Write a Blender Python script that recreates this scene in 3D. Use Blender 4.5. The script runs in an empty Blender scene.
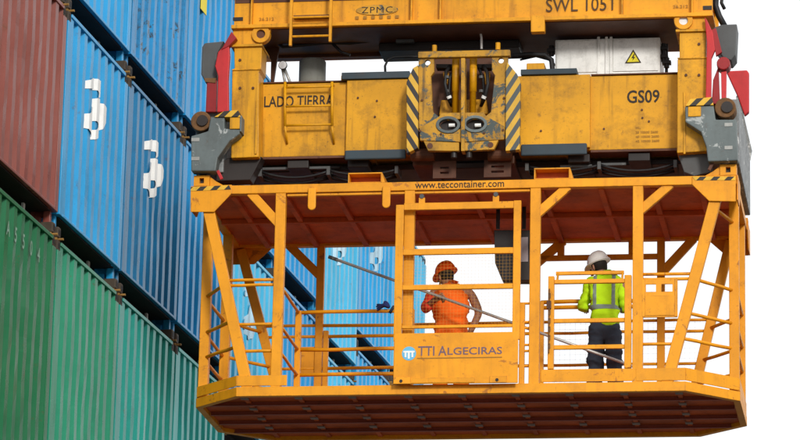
import bpy, bmesh, math, random
from mathutils import Vector, Matrix, Euler
random.seed(7)
S = bpy.context.scene
COL = S.collection
R = math.radians

# ------------------------------------------------------------------ camera
CAMZ = 1.6
F, PITCH, ROLL = 3811.1, 0.2641928, 0.0238562
cd = bpy.data.cameras.new('camera'); cam = bpy.data.objects.new('camera', cd); COL.objects.link(cam)
cd.sensor_width = 36; cd.lens = F / 800 * 36; cd.clip_start = 0.5; cd.clip_end = 20000
cam.matrix_world = Matrix.Translation((0, 0, CAMZ)) @ Matrix.Rotation(math.pi / 2 + PITCH, 4, 'X') @ Matrix.Rotation(ROLL, 4, 'Z')
S.camera = cam

# ------------------------------------------------------------------ the hanging frame (cage and spreader share it)
CX, CY, CZ, YAW, TILT = 0.68594, 40.5884, 9.03731 + CAMZ, 0.1499277, -0.003745
L, W, H, CH, SD = 6.06, 2.41, 2.41, 0.56, 0.55
HX = L / 2
HANG_ROT = Euler((0, TILT, -YAW), 'XYZ')
HANG = Matrix.Translation((CX, CY, CZ)) @ HANG_ROT.to_matrix().to_4x4()
HANG_INV = HANG.inverted()
CAM_R = cam.matrix_world.to_3x3()

def at(px, py, Y):
    """point of the hanging frame at depth Y that was measured at photo position (px, py)"""
    d = CAM_R @ Vector((px - 400, -(py - 220), -F))
    o = HANG_INV @ Vector((0, 0, CAMZ)); dl = HANG_INV.to_3x3() @ d
    t = (Y - o.y) / dl.y
    return o + dl * t
def ax(px, py, Y): return at(px, py, Y).x
def az(px, py, Y): return at(px, py, Y).z

# ------------------------------------------------------------------ mesh builder
class MB:
    def __init__(s): s.v = []; s.f = []
    def add(s, vs, fs):
        n = len(s.v); s.v += [tuple(p) for p in vs]; s.f += [tuple(i + n for i in f) for f in fs]; return s
    def box(s, x0, x1, y0, y1, z0, z1):
        return s.add([(x, y, z) for z in (z0, z1) for y in (y0, y1) for x in (x0, x1)],
                     [(0, 2, 3, 1), (4, 5, 7, 6), (0, 1, 5, 4), (2, 6, 7, 3), (0, 4, 6, 2), (1, 3, 7, 5)])
    def bar(s, p, q, w, d, up=(0, 1, 0)):
        """square bar from p to q: w across, d along up"""
        p, q = Vector(p), Vector(q); a = (q - p).normalized(); u = Vector(up); u = (u - a * u.dot(a)).normalized(); b = a.cross(u)
        vs = [e + b * (w / 2 * i) + u * (d / 2 * j) for e in (p, q) for i, j in ((-1, -1), (1, -1), (1, 1), (-1, 1))]
        return s.add(vs, [(3, 2, 1, 0), (4, 5, 6, 7), (0, 1, 5, 4), (1, 2, 6, 5), (2, 3, 7, 6), (3, 0, 4, 7)])
    def tube(s, pts, r, n=10, caps=True):
        pts = [Vector(p) for p in pts]; rs = r if isinstance(r, (list, tuple)) else [r] * len(pts)
        vs = []; fs = []; u = None
        for i, p in enumerate(pts):
            a = ((pts[min(i + 1, len(pts) - 1)] - pts[max(i - 1, 0)])).normalized()
            if u is None:
                u = Vector((0, 0, 1)) if abs(a.z) < .9 else Vector((1, 0, 0))
            u = (u - a * u.dot(a)).normalized(); b = a.cross(u)
            for k in range(n):
                t = 2 * math.pi * k / n
                vs.append(p + (u * math.cos(t) + b * math.sin(t)) * rs[i])
        for i in range(len(pts) - 1):
            for k in range(n):
                k2 = (k + 1) % n
                fs.append((i * n + k, (i + 1) * n + k, (i + 1) * n + k2, i * n + k2))
        if caps:
            fs.append(tuple(range(n))); fs.append(tuple(range((len(pts) - 1) * n + n - 1, (len(pts) - 1) * n - 1, -1)))
        return s.add(vs, fs)
    def prism(s, poly, y0, y1):
        """polygon of (x, z) points extruded along y"""
        n = len(poly); ar = sum(poly[i][0] * poly[(i + 1) % n][1] - poly[(i + 1) % n][0] * poly[i][1] for i in range(n))
        if ar < 0: poly = poly[::-1]
        vs = [(x, y0, z) for x, z in poly] + [(x, y1, z) for x, z in poly]
        fs = [tuple(range(n)), tuple(range(2 * n - 1, n - 1, -1))] + [((i + 1) % n, i, i + n, (i + 1) % n + n) for i in range(n)]
        return s.add(vs, fs)
    def slab(s, poly, z0, z1):
        n = len(poly); ar = sum(poly[i][0] * poly[(i + 1) % n][1] - poly[(i + 1) % n][0] * poly[i][1] for i in range(n))
        if ar < 0: poly = poly[::-1]
        vs = [(x, y, z0) for x, y in poly] + [(x, y, z1) for x, y in poly]
        fs = [tuple(range(n - 1, -1, -1)), tuple(range(n, 2 * n))] + [(i, (i + 1) % n, (i + 1) % n + n, i + n) for i in range(n)]
        return s.add(vs, fs)
    def pix(s, pts, Y, th):
        """plate whose outline was measured on the photo, standing at depth Y, th thick"""
        return s.prism([(at(x, y, Y).x, at(x, y, Y).z) for x, y in pts], Y, Y + th)
    def build(s, name, mat, parent=None, off=None, smooth=False, bevel=0.0):
        me = bpy.data.meshes.new(name)
        o_ = off if off is not None else (OFF[root_of(parent)] if parent is not None and root_of(parent) in OFF else Vector((0, 0, 0)))
        me.from_pydata([tuple(Vector(p) - o_) for p in s.v], [], s.f); me.update()
        me.materials.append(mat)
        if smooth: me.shade_smooth() if hasattr(me, 'shade_smooth') else me.polygons.foreach_set('use_smooth', [True] * len(me.polygons))
        o = bpy.data.objects.new(name, me); COL.objects.link(o)
        if parent is not None: o.parent = parent
        if bevel:
            m = o.modifiers.new('bevel', 'BEVEL'); m.width = bevel; m.segments = 2; m.limit_method = 'ANGLE'; m.angle_limit = R(40)
        return o
OFF = {}
def root_of(o):
    while o.parent: o = o.parent
    return o.name
def hole_plate(mb, x0, x1, z0, z1, y0, y1, holes):
    """rectangle with rectangular holes, extruded along y"""
    xs = sorted({x0, x1, *[h[0] for h in holes], *[h[1] for h in holes]}); zs = sorted({z0, z1, *[h[2] for h in holes], *[h[3] for h in holes]})
    cell = lambda i, j: 0 <= i < len(xs) - 1 and 0 <= j < len(zs) - 1 and not any(h[0] <= (xs[i] + xs[i+1]) / 2 <= h[1] and h[2] <= (zs[j] + zs[j+1]) / 2 <= h[3] for h in holes)
    for i in range(len(xs) - 1):
        for j in range(len(zs) - 1):
            if not cell(i, j): continue
            a, b, c, d = xs[i], xs[i+1], zs[j], zs[j+1]
            mb.add([(a, y0, c), (b, y0, c), (b, y0, d), (a, y0, d)], [(0, 1, 2, 3)])
            mb.add([(a, y1, c), (b, y1, c), (b, y1, d), (a, y1, d)], [(3, 2, 1, 0)])
            if not cell(i - 1, j): mb.add([(a, y0, c), (a, y1, c), (a, y1, d), (a, y0, d)], [(3, 2, 1, 0)])
            if not cell(i + 1, j): mb.add([(b, y0, c), (b, y1, c), (b, y1, d), (b, y0, d)], [(0, 1, 2, 3)])
            if not cell(i, j - 1): mb.add([(a, y0, c), (b, y0, c), (b, y1, c), (a, y1, c)], [(3, 2, 1, 0)])
            if not cell(i, j + 1): mb.add([(a, y0, d), (b, y0, d), (b, y1, d), (a, y1, d)], [(0, 1, 2, 3)])
    return mb
def ring_plate(mb, c, ro, ri, y0, y1, n=18):
    vs = []
    for y in (y0, y1):
        for rr in (ro, ri):
            vs += [(c[0] + rr * math.cos(2 * math.pi * k / n), y, c[1] + rr * math.sin(2 * math.pi * k / n)) for k in range(n)]
    fs = []
    for k in range(n):
        k2 = (k + 1) % n
        fs += [(k, k2, n + k2, n + k), (2 * n + k2, 2 * n + k, 3 * n + k, 3 * n + k2), (k2, k, 2 * n + k, 2 * n + k2), (n + k, n + k2, 3 * n + k2, 3 * n + k)]
    return mb.add(vs, fs)

# ------------------------------------------------------------------ materials
def mat_paint(name, rgb, var=.18, dirt=(.05, .03, .02), dirt_amt=.35, rust=.0, rough=.5, streak=.3, scale=1.0, bump=.15, chip=None, chip_amt=0., metallic=0., fade=0., spec=.3, edge=0., edge_col=(.10, .045, .015), patch=0., rvar=1.):
    m = bpy.data.materials.new(name); m.use_nodes = True; nt = m.node_tree; N = nt.nodes; K = nt.links; b = N['Principled BSDF']
    def n(t, **kw):
        x = N.new(t)
        for k, v in kw.items(): setattr(x, k, v)
        return x
    tc = n('ShaderNodeTexCoord'); oi = n('ShaderNodeObjectInfo')
    off = n('ShaderNodeVectorMath', operation='SCALE'); off.inputs[3].default_value = 31.7
    comb = n('ShaderNodeCombineXYZ'); K.new(oi.outputs['Random'], comb.inputs[0]); K.new(oi.outputs['Random'], comb.inputs[1]); K.new(comb.outputs[0], off.inputs[0])
    addv = n('ShaderNodeVectorMath', operation='ADD'); K.new(tc.outputs['Object'], addv.inputs[0]); K.new(off.outputs[0], addv.inputs[1])
    def noise(sc, det=5, ro=.6, vec=None, dist=0):
        x = n('ShaderNodeTexNoise'); x.inputs['Scale'].default_value = sc * scale; x.inputs['Detail'].default_value = det; x.inputs['Roughness'].default_value = ro; x.inputs['Distortion'].default_value = dist
        K.new(vec or addv.outputs[0], x.inputs['Vector']); return x.outputs['Fac']
    def ramp(src, a, bb):
        x = n('ShaderNodeMapRange'); x.inputs[1].default_value = a; x.inputs[2].default_value = bb; K.new(src, x.inputs[0]); return x.outputs[0]
    def mix(fac, a, c):
        x = n('ShaderNodeMix', data_type='RGBA')
        if isinstance(fac, float): x.inputs[0].default_value = fac
        else: K.new(fac, x.inputs[0])
        for i, v in ((6, a), (7, c)):
            if isinstance(v, tuple): x.inputs[i].default_value = (*v, 1)
            else: K.new(v, x.inputs[i])
        return x.outputs[2]
    def mul(a, k):
        x = n('ShaderNodeMath', operation='MULTIPLY'); K.new(a, x.inputs[0])
        if isinstance(k, float): x.inputs[1].default_value = k
        else: K.new(k, x.inputs[1])
        return x.outputs[0]
    dk = tuple(c * (1 - var) for c in rgb); lt = tuple(min(1, c * (1 + var * .7) + fade) for c in rgb)
    c = mix(ramp(noise(1.3, 6), .32, .68), dk, lt)
    mp = n('ShaderNodeMapping'); mp.inputs['Scale'].default_value = (9, 9, .55); K.new(addv.outputs[0], mp.inputs['Vector'])
    st = mul(ramp(noise(1.4, 4, .6, mp.outputs[0]), .52, .80), ramp(noise(.8, 3), .35, .6))
    c = mix(mul(st, float(streak)), c, dirt)
    gr = mul(ramp(noise(3.1, 8, .72), .50, .78), float(dirt_amt)); c = mix(gr, c, dirt)
    sp = mul(ramp(noise(38, 3, .6), .62, .74), float(dirt_amt * .7)); c = mix(sp, c, dirt)
    if patch:
        vo = n('ShaderNodeTexVoronoi', distance='CHEBYCHEV'); vo.inputs['Scale'].default_value = 1.6; K.new(addv.outputs[0], vo.inputs['Vector'])
        sv = n('ShaderNodeSeparateColor'); K.new(vo.outputs['Color'], sv.inputs[0])
        c = mix(mul(ramp(sv.outputs[0], .84, .86), float(patch)), c, tuple(min(1, q * 1.35 + .012) for q in rgb)); c = mix(mul(ramp(sv.outputs[1], .88, .90), float(patch)), c, tuple(q * .72 for q in rgb))
        lr = mul(ramp(noise(1.1, 10, .8), .66, .72), ramp(noise(12, 6, .7), .40, .60)); c = mix(mul(lr, .8), c, (.13, .05, .022))
    if chip and chip_amt:
        ch = ramp(noise(4.2, 9, .75, dist=.6), .62 - .14 * chip_amt, .66 - .14 * chip_amt); c = mix(ch, c, chip)
    if rust:
        rs = mul(ramp(noise(6.5, 9, .78), .60, .70), float(rust)); c = mix(rs, c, (.10, .035, .012))
    if edge:
        bv = n('ShaderNodeBevel', samples=4); bv.inputs['Radius'].default_value = .016; ge = n('ShaderNodeNewGeometry')
        dt = n('ShaderNodeVectorMath', operation='DOT_PRODUCT'); K.new(bv.outputs[0], dt.inputs[0]); K.new(ge.outputs['Normal'], dt.inputs[1])
        em = n('ShaderNodeMapRange'); em.inputs[1].default_value = .985; em.inputs[2].default_value = .86; K.new(dt.outputs['Value'], em.inputs[0])
        c = mix(mul(mul(em.outputs[0], ramp(noise(9, 6, .7), .46, .60)), float(edge)), c, edge_col)
    K.new(c, b.inputs['Base Color'])
    b.inputs['Metallic'].default_value = metallic; b.inputs['Specular IOR Level'].default_value = spec
    rr = n('ShaderNodeMapRange'); rr.inputs[3].default_value = max(.08, rough - .14 * rvar); rr.inputs[4].default_value = min(1, rough + .22 * rvar); K.new(noise(2.4, 6), rr.inputs[0]); K.new(rr.outputs[0], b.inputs['Roughness'])
    if bump:
        bp = n('ShaderNodeBump'); bp.inputs['Strength'].default_value = bump; bp.inputs['Distance'].default_value = .012; K.new(noise(5, 5), bp.inputs['Height']); K.new(bp.outputs[0], b.inputs['Normal'])
    return m
def mat_hazard(name, a, c, period=.13, slope=1.0):
    m = mat_paint(name, a, dirt_amt=.3); nt = m.node_tree; N = nt.nodes; K = nt.links; b = N['Principled BSDF']
    src = b.inputs['Base Color'].links[0].from_socket
    tc = N.new('ShaderNodeTexCoord'); sp = N.new('ShaderNodeSeparateXYZ'); K.new(tc.outputs['Object'], sp.inputs[0])
    m1 = N.new('ShaderNodeMath'); m1.operation = 'MULTIPLY_ADD'; K.new(sp.outputs[2], m1.inputs[0]); m1.inputs[1].default_value = slope; K.new(sp.outputs[0], m1.inputs[2])
    m2 = N.new('ShaderNodeMath'); m2.operation = 'DIVIDE'; K.new(m1.outputs[0], m2.inputs[0]); m2.inputs[1].default_value = period
    m3 = N.new('ShaderNodeMath'); m3.operation = 'FRACT'; K.new(m2.outputs[0], m3.inputs[0])
    m4 = N.new('ShaderNodeMath'); m4.operation = 'GREATER_THAN'; K.new(m3.outputs[0], m4.inputs[0]); m4.inputs[1].default_value = .52
    mx = N.new('ShaderNodeMix'); mx.data_type = 'RGBA'; K.new(m4.outputs[0], mx.inputs[0]); K.new(src, mx.inputs[6]); mx.inputs[7].default_value = (*c, 1); K.new(mx.outputs[2], b.inputs['Base Color'])
    return m
M = dict(
    orange=mat_paint('cage_orange_paint', (.77, .305, .004), var=.16, dirt=(.20, .06, .010), dirt_amt=.36, streak=.40, rough=.45, rust=.40, edge=.75, chip=(.42, .15, .012), chip_amt=.14),
    maroon=mat_paint('red_brown_underside', (.56, .105, .020), var=.30, dirt=(.05, .012, .006), dirt_amt=.6, rough=.6),  # red-brown base colour for the cage's roof and floor undersides
    maroon_lt=mat_paint('red_brown_stiffener', (.32, .07, .04), var=.2, dirt=(.06, .02, .01), dirt_amt=.4, rough=.55),  # red-brown base colour for the floor joists
    clip=mat_paint('galvanised_clip', (.24, .17, .14), var=.2, rough=.5, dirt_amt=.5),
    yellow=mat_paint('spreader_yellow_paint', (.66, .305, .003), var=.22, dirt=(.07, .032, .008), dirt_amt=.70, streak=.85, rough=.42, rust=.6, edge=.9, edge_col=(.05, .028, .012)),
    yellow_worn=mat_paint('spreader_scraped_paint', (.50, .25, .015), var=.3, dirt=(.05, .032, .018), dirt_amt=.95, streak=1.0, rough=.5, rust=.75, chip=(.06, .075, .07), chip_amt=.62, edge=1., edge_col=(.04, .03, .022)),
    head=mat_paint('headblock_yellow_paint', (.74, .315, .004), var=.18, dirt=(.12, .04, .008), dirt_amt=.45, streak=.75, rough=.45, rust=.55, edge=.8, edge_col=(.08, .03, .012)),
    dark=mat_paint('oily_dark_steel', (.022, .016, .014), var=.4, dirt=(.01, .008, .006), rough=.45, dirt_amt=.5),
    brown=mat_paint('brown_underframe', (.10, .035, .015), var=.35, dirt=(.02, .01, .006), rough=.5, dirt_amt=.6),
    grey=mat_paint('scuffed_grey_steel', (.12, .145, .145), var=.25, dirt=(.04, .03, .02), dirt_amt=.4, rough=.45, rust=.55, chip=(.36, .38, .37), chip_amt=.2),
    greydk=mat_paint('dark_grey_pad', (.075, .078, .078), var=.25, dirt_amt=.4, rough=.5, rust=.45, chip=(.2, .2, .19), chip_amt=.1),
    greyend=mat_paint('grey_end_beam_scraped', (.20, .21, .21), var=.3, dirt=(.04, .035, .03), dirt_amt=.7, rough=.5, rust=.7, chip=(.5, .5, .48), chip_amt=.4, scale=2),
    bluegrey=mat_paint('blue_grey_steel', (.032, .052, .066), var=.25, dirt_amt=.4, rough=.5, rust=.3),
    red=mat_paint('red_flipper_paint', (.50, .022, .025), var=.15, dirt=(.10, .01, .01), dirt_amt=.35, rough=.4),
    reddk=mat_paint('dark_red_flipper_paint', (.30, .012, .014), var=.2, dirt=(.07, .01, .01), dirt_amt=.4, rough=.4),
    rusty=mat_paint('rusty_pivot', (.16, .075, .025), var=.4, dirt=(.04, .02, .01), dirt_amt=.8, rough=.7, rust=.8, scale=2.5),
    cabinet=mat_paint('stained_white_cabinet', (.84, .83, .79), var=.12, dirt=(.25, .24, .21), dirt_amt=.6, streak=.6, rough=.45, scale=1.6),
    tank=mat_paint('grey_tank', (.30, .31, .28), var=.15, rough=.5),
    black=mat_paint('black_rubber', (.012, .012, .013), var=.2, rough=.5, dirt_amt=.2),
    steel=mat_paint('bare_steel_rod', (.50, .49, .46), var=.2, rough=.35, metallic=.25, dirt_amt=.4, rust=.3),
    wire=mat_paint('galvanised_wire', (.75, .70, .62), var=.1, rough=.5, dirt_amt=.2, bump=0),
    wire_o=mat_paint('orange_wire', (.66, .33, .05), var=.1, rough=.5, dirt_amt=.2, bump=0),
    white=mat_paint('white_paint', (.78, .78, .76), var=.06, dirt_amt=.15, rough=.5),
    faded_white=mat_paint('faded_white_paint', (.42, .62, .74), var=.2, dirt_amt=.3, rough=.6),
    pale_green=mat_paint('faded_number_paint', (.20, .34, .26), var=.2, dirt_amt=.4, rough=.6),
    paper=mat_paint('grey_label', (.30, .26, .27), var=.2, rough=.6, dirt_amt=.3),
    ink=mat_paint('black_lettering', (.03, .02, .012), var=.1, rough=.6, dirt_amt=.1, bump=0),
    ink_worn=mat_paint('worn_lettering', (.07, .035, .01), var=.2, rough=.6, dirt_amt=.1, bump=0),
    ink_grey=mat_paint('violet_grey_lettering', (.16, .10, .13), var=.08, rough=.6, dirt_amt=.1, bump=0),
    ink_faint=mat_paint('faded_lettering', (.30, .14, .015), var=.1, rough=.6, dirt_amt=.1, bump=0),
    emblem_blue=mat_paint('light_blue_emblem', (.13, .45, .68), var=.1, rough=.5, dirt_amt=.1, bump=0),
    sign_yellow=mat_paint('warning_yellow', (.75, .62, .02), var=.06, rough=.5, dirt_amt=.1, bump=0),
    lamp=mat_paint('lamp_glass', (.75, .76, .78), var=.05, rough=.15, dirt_amt=.1, bump=0),
    hazard=mat_hazard('hazard_stripes', (.70, .40, .03), (.03, .025, .02), .155, -1.0),
    hazard_l=mat_hazard('hazard_stripes_falling', (.62, .36, .04), (.035, .03, .03), .125, .62),
    hazard_r=mat_hazard('hazard_stripes_rising', (.62, .36, .04), (.075, .085, .085), .125, -.62),
    skin=mat_paint('skin', (.36, .17, .10), var=.08, rough=.5, dirt_amt=.05, streak=0, bump=0),
    skin_dark=mat_paint('tanned_skin', (.34, .15, .085), var=.08, rough=.5, dirt_amt=.05, streak=0, bump=0),
    hivis=mat_paint('lime_cloth', (.50, .80, .006), var=.12, dirt=(.2, .35, .01), dirt_amt=.2, rough=.85, streak=0, bump=.4),
    reflect=mat_paint('grey_reflective_tape', (.20, .25, .22), var=.08, rough=.4, dirt_amt=.15, streak=0, bump=0),
    vest=mat_paint('orange_cloth', (1.0, .15, .008), var=.12, dirt=(.4, .03, .005), dirt_amt=.2, rough=.85, streak=0, bump=.4),
    redcloth=mat_paint('red_cloth', (.55, .03, .012), var=.12, dirt_amt=.2, rough=.85, streak=0, bump=.4),
    trousers=mat_paint('navy_cloth', (.035, .045, .065), var=.2, dirt=(.015, .02, .03), dirt_amt=.3, rough=.9, streak=0, bump=.4),
    helmet_w=mat_paint('white_helmet', (.82, .81, .77), var=.06, dirt_amt=.2, rough=.35, streak=.1, bump=0),
    helmet_o=mat_paint('orange_helmet', (.95, .11, .010), var=.08, dirt_amt=.2, rough=.35, streak=.1, bump=0),
    hair=mat_paint('dark_hair', (.018, .013, .010), var=.2, rough=.7, dirt_amt=.1, streak=0),
    glove=mat_paint('blue_glove', (.03, .05, .20), var=.15, rough=.8, dirt_amt=.2, streak=0),
    boot=mat_paint('black_boot', (.02, .018, .016), var=.2, rough=.6, dirt_amt=.3, streak=0),
    twist=mat_paint('worn_twist_lock', (.30, .16, .04), var=.4, dirt=(.04, .02, .01), dirt_amt=.7, rough=.7, rust=.6, scale=4),
    casting=mat_paint('rusty_corner_casting', (.06, .045, .032), var=.3, dirt=(.05, .03, .015), dirt_amt=.7, rough=.7, rust=.9, scale=3),
    seam=mat_paint('recess_shade_black', (.012, .011, .011), var=.3, rough=.7, dirt_amt=.2),  # near-black colour carries the shade of the gap under each container
    tab=mat_paint('pale_tab', (.36, .36, .34), var=.2, rough=.6, dirt_amt=.5),
)

# ------------------------------------------------------------------ properties
def tag(o, label, cat, group=None):
    o['label'] = label; o['category'] = cat
    if group: o['group'] = group
    return o
def hung(name, label, cat, off):
    """a thing of the hanging assembly: an Empty at its base"""
    o = bpy.data.objects.new(name, None); COL.objects.link(o); o.empty_display_size = .2
    off = Vector(off); OFF[o.name] = off
    o.location = HANG @ off; o.rotation_euler = HANG_ROT
    return tag(o, label, cat)
def text_obj(body, name, px0, px1, py, hpx, Y, mat, parent, bold=.0, space=1.0, th=.004):
    """lettering standing on the plane at depth Y, between photo columns px0 and px1, baseline at row py in its middle"""
    c = bpy.data.curves.new(name, 'FONT'); c.body = body; c.size = 1; c.extrude = 0; c.offset = bold; c.space_character = space; c.resolution_u = 3
    t = bpy.data.objects.new(name, c); COL.objects.link(t); bpy.context.view_layer.update()
    dg = bpy.context.evaluated_depsgraph_get(); me = bpy.data.meshes.new_from_object(t.evaluated_get(dg)); bpy.data.objects.remove(t); bpy.data.curves.remove(c)
    xs = [v.co.x for v in me.vertices]; ys = [v.co.y for v in me.vertices]
    p0, p1 = at(px0, py, Y), at(px1, py, Y); zt = at((px0 + px1) / 2, py - hpx, Y).z; zb = at((px0 + px1) / 2, py, Y).z
    kx = (p1.x - p0.x) / (max(xs) - min(xs)); kz = (zt - zb) / (max(ys) - min(ys)); off = OFF[root_of(parent)]
    vs = [(p0.x + (v.co.x - min(xs)) * kx - off.x, Y - off.y, zb + (v.co.y - min(ys)) * kz - off.z) for v in me.vertices]
    fs = [tuple(p.vertices) for p in me.polygons]
    bpy.data.meshes.remove(me)
    m2 = bpy.data.meshes.new(name); m2.from_pydata(vs, [], fs); m2.update(); m2.materials.append(mat)
    o = bpy.data.objects.new(name, m2); COL.objects.link(o); o.parent = parent
    return o

# ================================================================== setting
gm = bpy.data.meshes.new('ground'); gm.from_pydata([(-4000, -4000, 0), (4000, -4000, 0), (4000, 4000, 0), (-4000, 4000, 0)], [], [(0, 1, 2, 3)])
gm.materials.append(mat_paint('quay_concrete', (.105, .092, .08), var=.2, rough=.9, scale=.05, bump=0))
g = bpy.data.objects.new('ground', gm); COL.objects.link(g); g['kind'] = 'structure'

# ================================================================== containers
OXY = Vector((-3.71463, 40.07834, 10.54609 + CAMZ)); PHI = 0.2099774; PITCHX = 2.5
CW, CHT, CDEP = 2.438, 2.591, 6.058
def corr(mb, x0, x1, z0, z1, yo, yi, per=.274, axis='x', sgn=1):
    """trapezoid corrugation; outer flats at yo, inner flats at yi"""
    n = max(1, round((x1 - x0) / per)); p = (x1 - x0) / n; prof = []
    for i in range(n):
        a = x0 + i * p
        prof += [(a, yo), (a + .40 * p, yo), (a + .52 * p, yi), (a + .88 * p, yi)]
    prof.append((x1, yo))
    from mathutils import noise as _n
    nz = 1 if axis == 'y' else 16; sd = random.random() * 90; vs = []; fs = []
    for (x, y) in prof:
        for j in range(nz + 1):
            z = z0 + (z1 - z0) * j / nz; f = 0 if axis == 'y' else math.sin(math.pi * j / nz) ** .5 * math.sin(math.pi * min(1, max(0, (x - x0) / (x1 - x0)))) ** .5
            q = Vector((x * 1.9 + sd, z * 1.3, 0)); d = f * (.016 * _n.noise(q) + .008 * _n.noise(q * 3.1)); g = f * .007 * _n.noise(q * 2.2 + Vector((9, 0, 0)))
            vs.append((x + g, y + max(d, -.010), z) if axis == 'x' else (y, x, z))
    m_ = nz + 1
    for i in range(len(prof) - 1):
        for j in range(nz):
            q = (i * m_ + j, (i + 1) * m_ + j, (i + 1) * m_ + j + 1, i * m_ + j + 1); fs.append(q if sgn > 0 else q[::-1])
    prof = [(x, y - .009) for x, y in prof]
    mb.add(vs, fs)
    return prof
EMB = [[(80, 130), (77, 110), (90, 86), (108, 74), (126, 78), (141, 92), (150, 112), (150, 142), (141, 170), (129, 178), (133, 152), (126, 136), (108, 132)],
       [(110, 190), (128, 174), (143, 186), (158, 204), (172, 224), (176, 262), (172, 300), (158, 335), (146, 352), (143, 378), (124, 389), (106, 384), (104, 352), (92, 336), (78, 312), (76, 280), (85, 258), (100, 256), (106, 225)],
       [(112, 298), (122, 292), (134, 299), (136, 325), (127, 341), (114, 335)]]
def smooth_loop(P, k=2):
    for _ in range(k): P = [q for a, b in zip(P, P[1:] + P[:1]) for q in ((a[0] * .75 + b[0] * .25, a[1] * .75 + b[1] * .25), (a[0] * .25 + b[0] * .75, a[1] * .25 + b[1] * .75))]
    return P
EMB = [smooth_loop(P) for P in EMB]
def emb_cols(x):
    ys = sorted(a[1] + (b[1] - a[1]) * (x - a[0]) / (b[0] - a[0]) for P in EMB for a, b in zip(P, P[1:] + P[:1]) if (a[0] <= x) != (b[0] <= x))
    return list(zip(ys[::2], ys[1::2]))
def prof_y(prof, x):
    for (a, ya), (b, yb) in zip(prof, prof[1:]):
        if a <= x <= b: return ya + (yb - ya) * (x - a) / max(b - a, 1e-9)
    return prof[-1][1]
def container(k, z, mat, label, emblem=None, digits=None):
    T = 2.591 if z > -2.7 else 2.896
    root = bpy.data.objects.new('shipping_container', None); COL.objects.link(root); root.empty_display_size = .3
    root.location = OXY + Vector((math.sin(PHI) * (PITCHX * k + .031), math.cos(PHI) * (PITCHX * k + .031), z + .03)); root.rotation_euler = (0, 0, math.pi / 2 - PHI)
    tag(root, label, 'container', 'shipping containers stacked in the ship wall')
    z0 = Vector((0, 0, 0))
    fr = MB()
    for x in (.0, CW - .12):
        for y in (.004, CDEP - .154):
            fr.box(x, x + .12, y, y + .15, .25, T - .118); fr.box(x + .03, x + .09, y + .06, y + .14, .118, .25)
    for y in (.002, CDEP - .062):
        fr.box(.12, CW - .12, y, y + .06, T - .052, T - .008)
        fr.box(.12, CW - .12, y, y + .05, .250, .282)
    for x in (.01, CW - .07): fr.box(x, x + .06, .18, CDEP - .18, T - .09, T - .01); fr.box(x, x + .06, .18, CDEP - .18, .03, .19)
    fr.build('frame', mat, root, z0, bevel=.006)
    ew = MB(); prof = corr(ew, .12, CW - .12, .282, T - .052, .016, .074)
    ew.build('end_wall', mat, root, z0)
    sw = MB(); corr(sw, .15, CDEP - .15, .19, T - .09, .02, .055, .278, 'y', -1); sw.build('side_wall', mat, root, z0)
    sw = MB(); corr(sw, .15, CDEP - .15, .19, T - .09, CW - .02, CW - .055, .278, 'y', 1); sw.build('side_wall', mat, root, z0)
    bw = MB(); bw.box(.13, CW - .13, CDEP - .05, CDEP - .02, .27, T - .05); bw.build('door', mat, root, z0)
    rf = MB(); rf.box(.07, CW - .07, .06, CDEP - .06, T - .036, T - .019); rf.build('roof', mat, root, z0)
    bs = MB(); bs.box(.075, CW - .075, .30, CDEP - .1, .12, .19)
    for i in range(14): bs.box(.08, CW - .08, .42 + i * .4, .47 + i * .4, .03, .12)
    bs.box(.03, CW - .03, .30, .34, .03, .255); bs.box(.12, CW - .12, .055, .30, .235, .249)
    bs.build('base', M['seam'], root, z0)
    for x in (.002, CW - .142):
        for y in (-.004, CDEP - .174):
            for zz in (0, T - .118):
                cc = MB(); cc.box(x + .020, x + .120, y + .018, y + .178, zz, zz + .118)
                cc.build('corner_casting', M['casting'], root, z0, bevel=.014)
                if y < 0: ch = MB(); ch.box(x + .035, x + .105, y + .0155, y + .020, zz + .03, zz + .085); ch.build('casting_hole', M['seam'], root.children[-1], z0)
    for x in (.08, CW - .08):
        tl = MB(); tl.box(x - .05, x + .05, .03, .12, -.028, -.002); tl.tube([(x, -.03, -.015), (x, .04, -.015)], .014, 8)
        tl.build('twist_lock', M['twist'], root, z0)
    for x in (.42 + random.random() * .1, CW - .62):
        tb = MB(); tb.box(x, x + .06, .20, .225, .05 + random.random() * .03, .20); tb.build('stacking_tab', M['tab'], root, z0)
    if k == 2 and z > 2: st_ = MB(); st_.box(.52, .80, .004, .010, 1.80, 2.35); st_.build('yellow_placard', M['sign_yellow'], root, z0)
    if emblem is not None:
        e = MB(); u0 = CW / 2 + emblem; st = .5; x = 75.0
        while x < 177:
            A_, B_ = emb_cols(x), emb_cols(x + st)
            if len(A_) != len(B_): A_ = B_ = emb_cols(x + st / 2)
            ua, ub = u0 + (x - 125) / 4.88 / 61 * 2.5, u0 + (x + st - 125) / 4.88 / 61 * 2.5
            ya, yb = prof_y(prof, ua) - .004, prof_y(prof, ub) - .004
            vz = lambda v, xx: 2.64 - (v - (xx - 125) * 1.02 + 125) / 4.88 / 88.5
            for (a0, a1), (b0, b1) in zip(A_, B_):
                e.add([(ua, ya, vz(a1, x)), (ub, yb, vz(b1, x + st)), (ub, yb, vz(b0, x + st)), (ua, ya, vz(a0, x))], [(0, 1, 2, 3)])
            x += st
        e.build('painted_emblem', M['white'] if k < 3 else M['faded_white'], root, z0)
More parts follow.
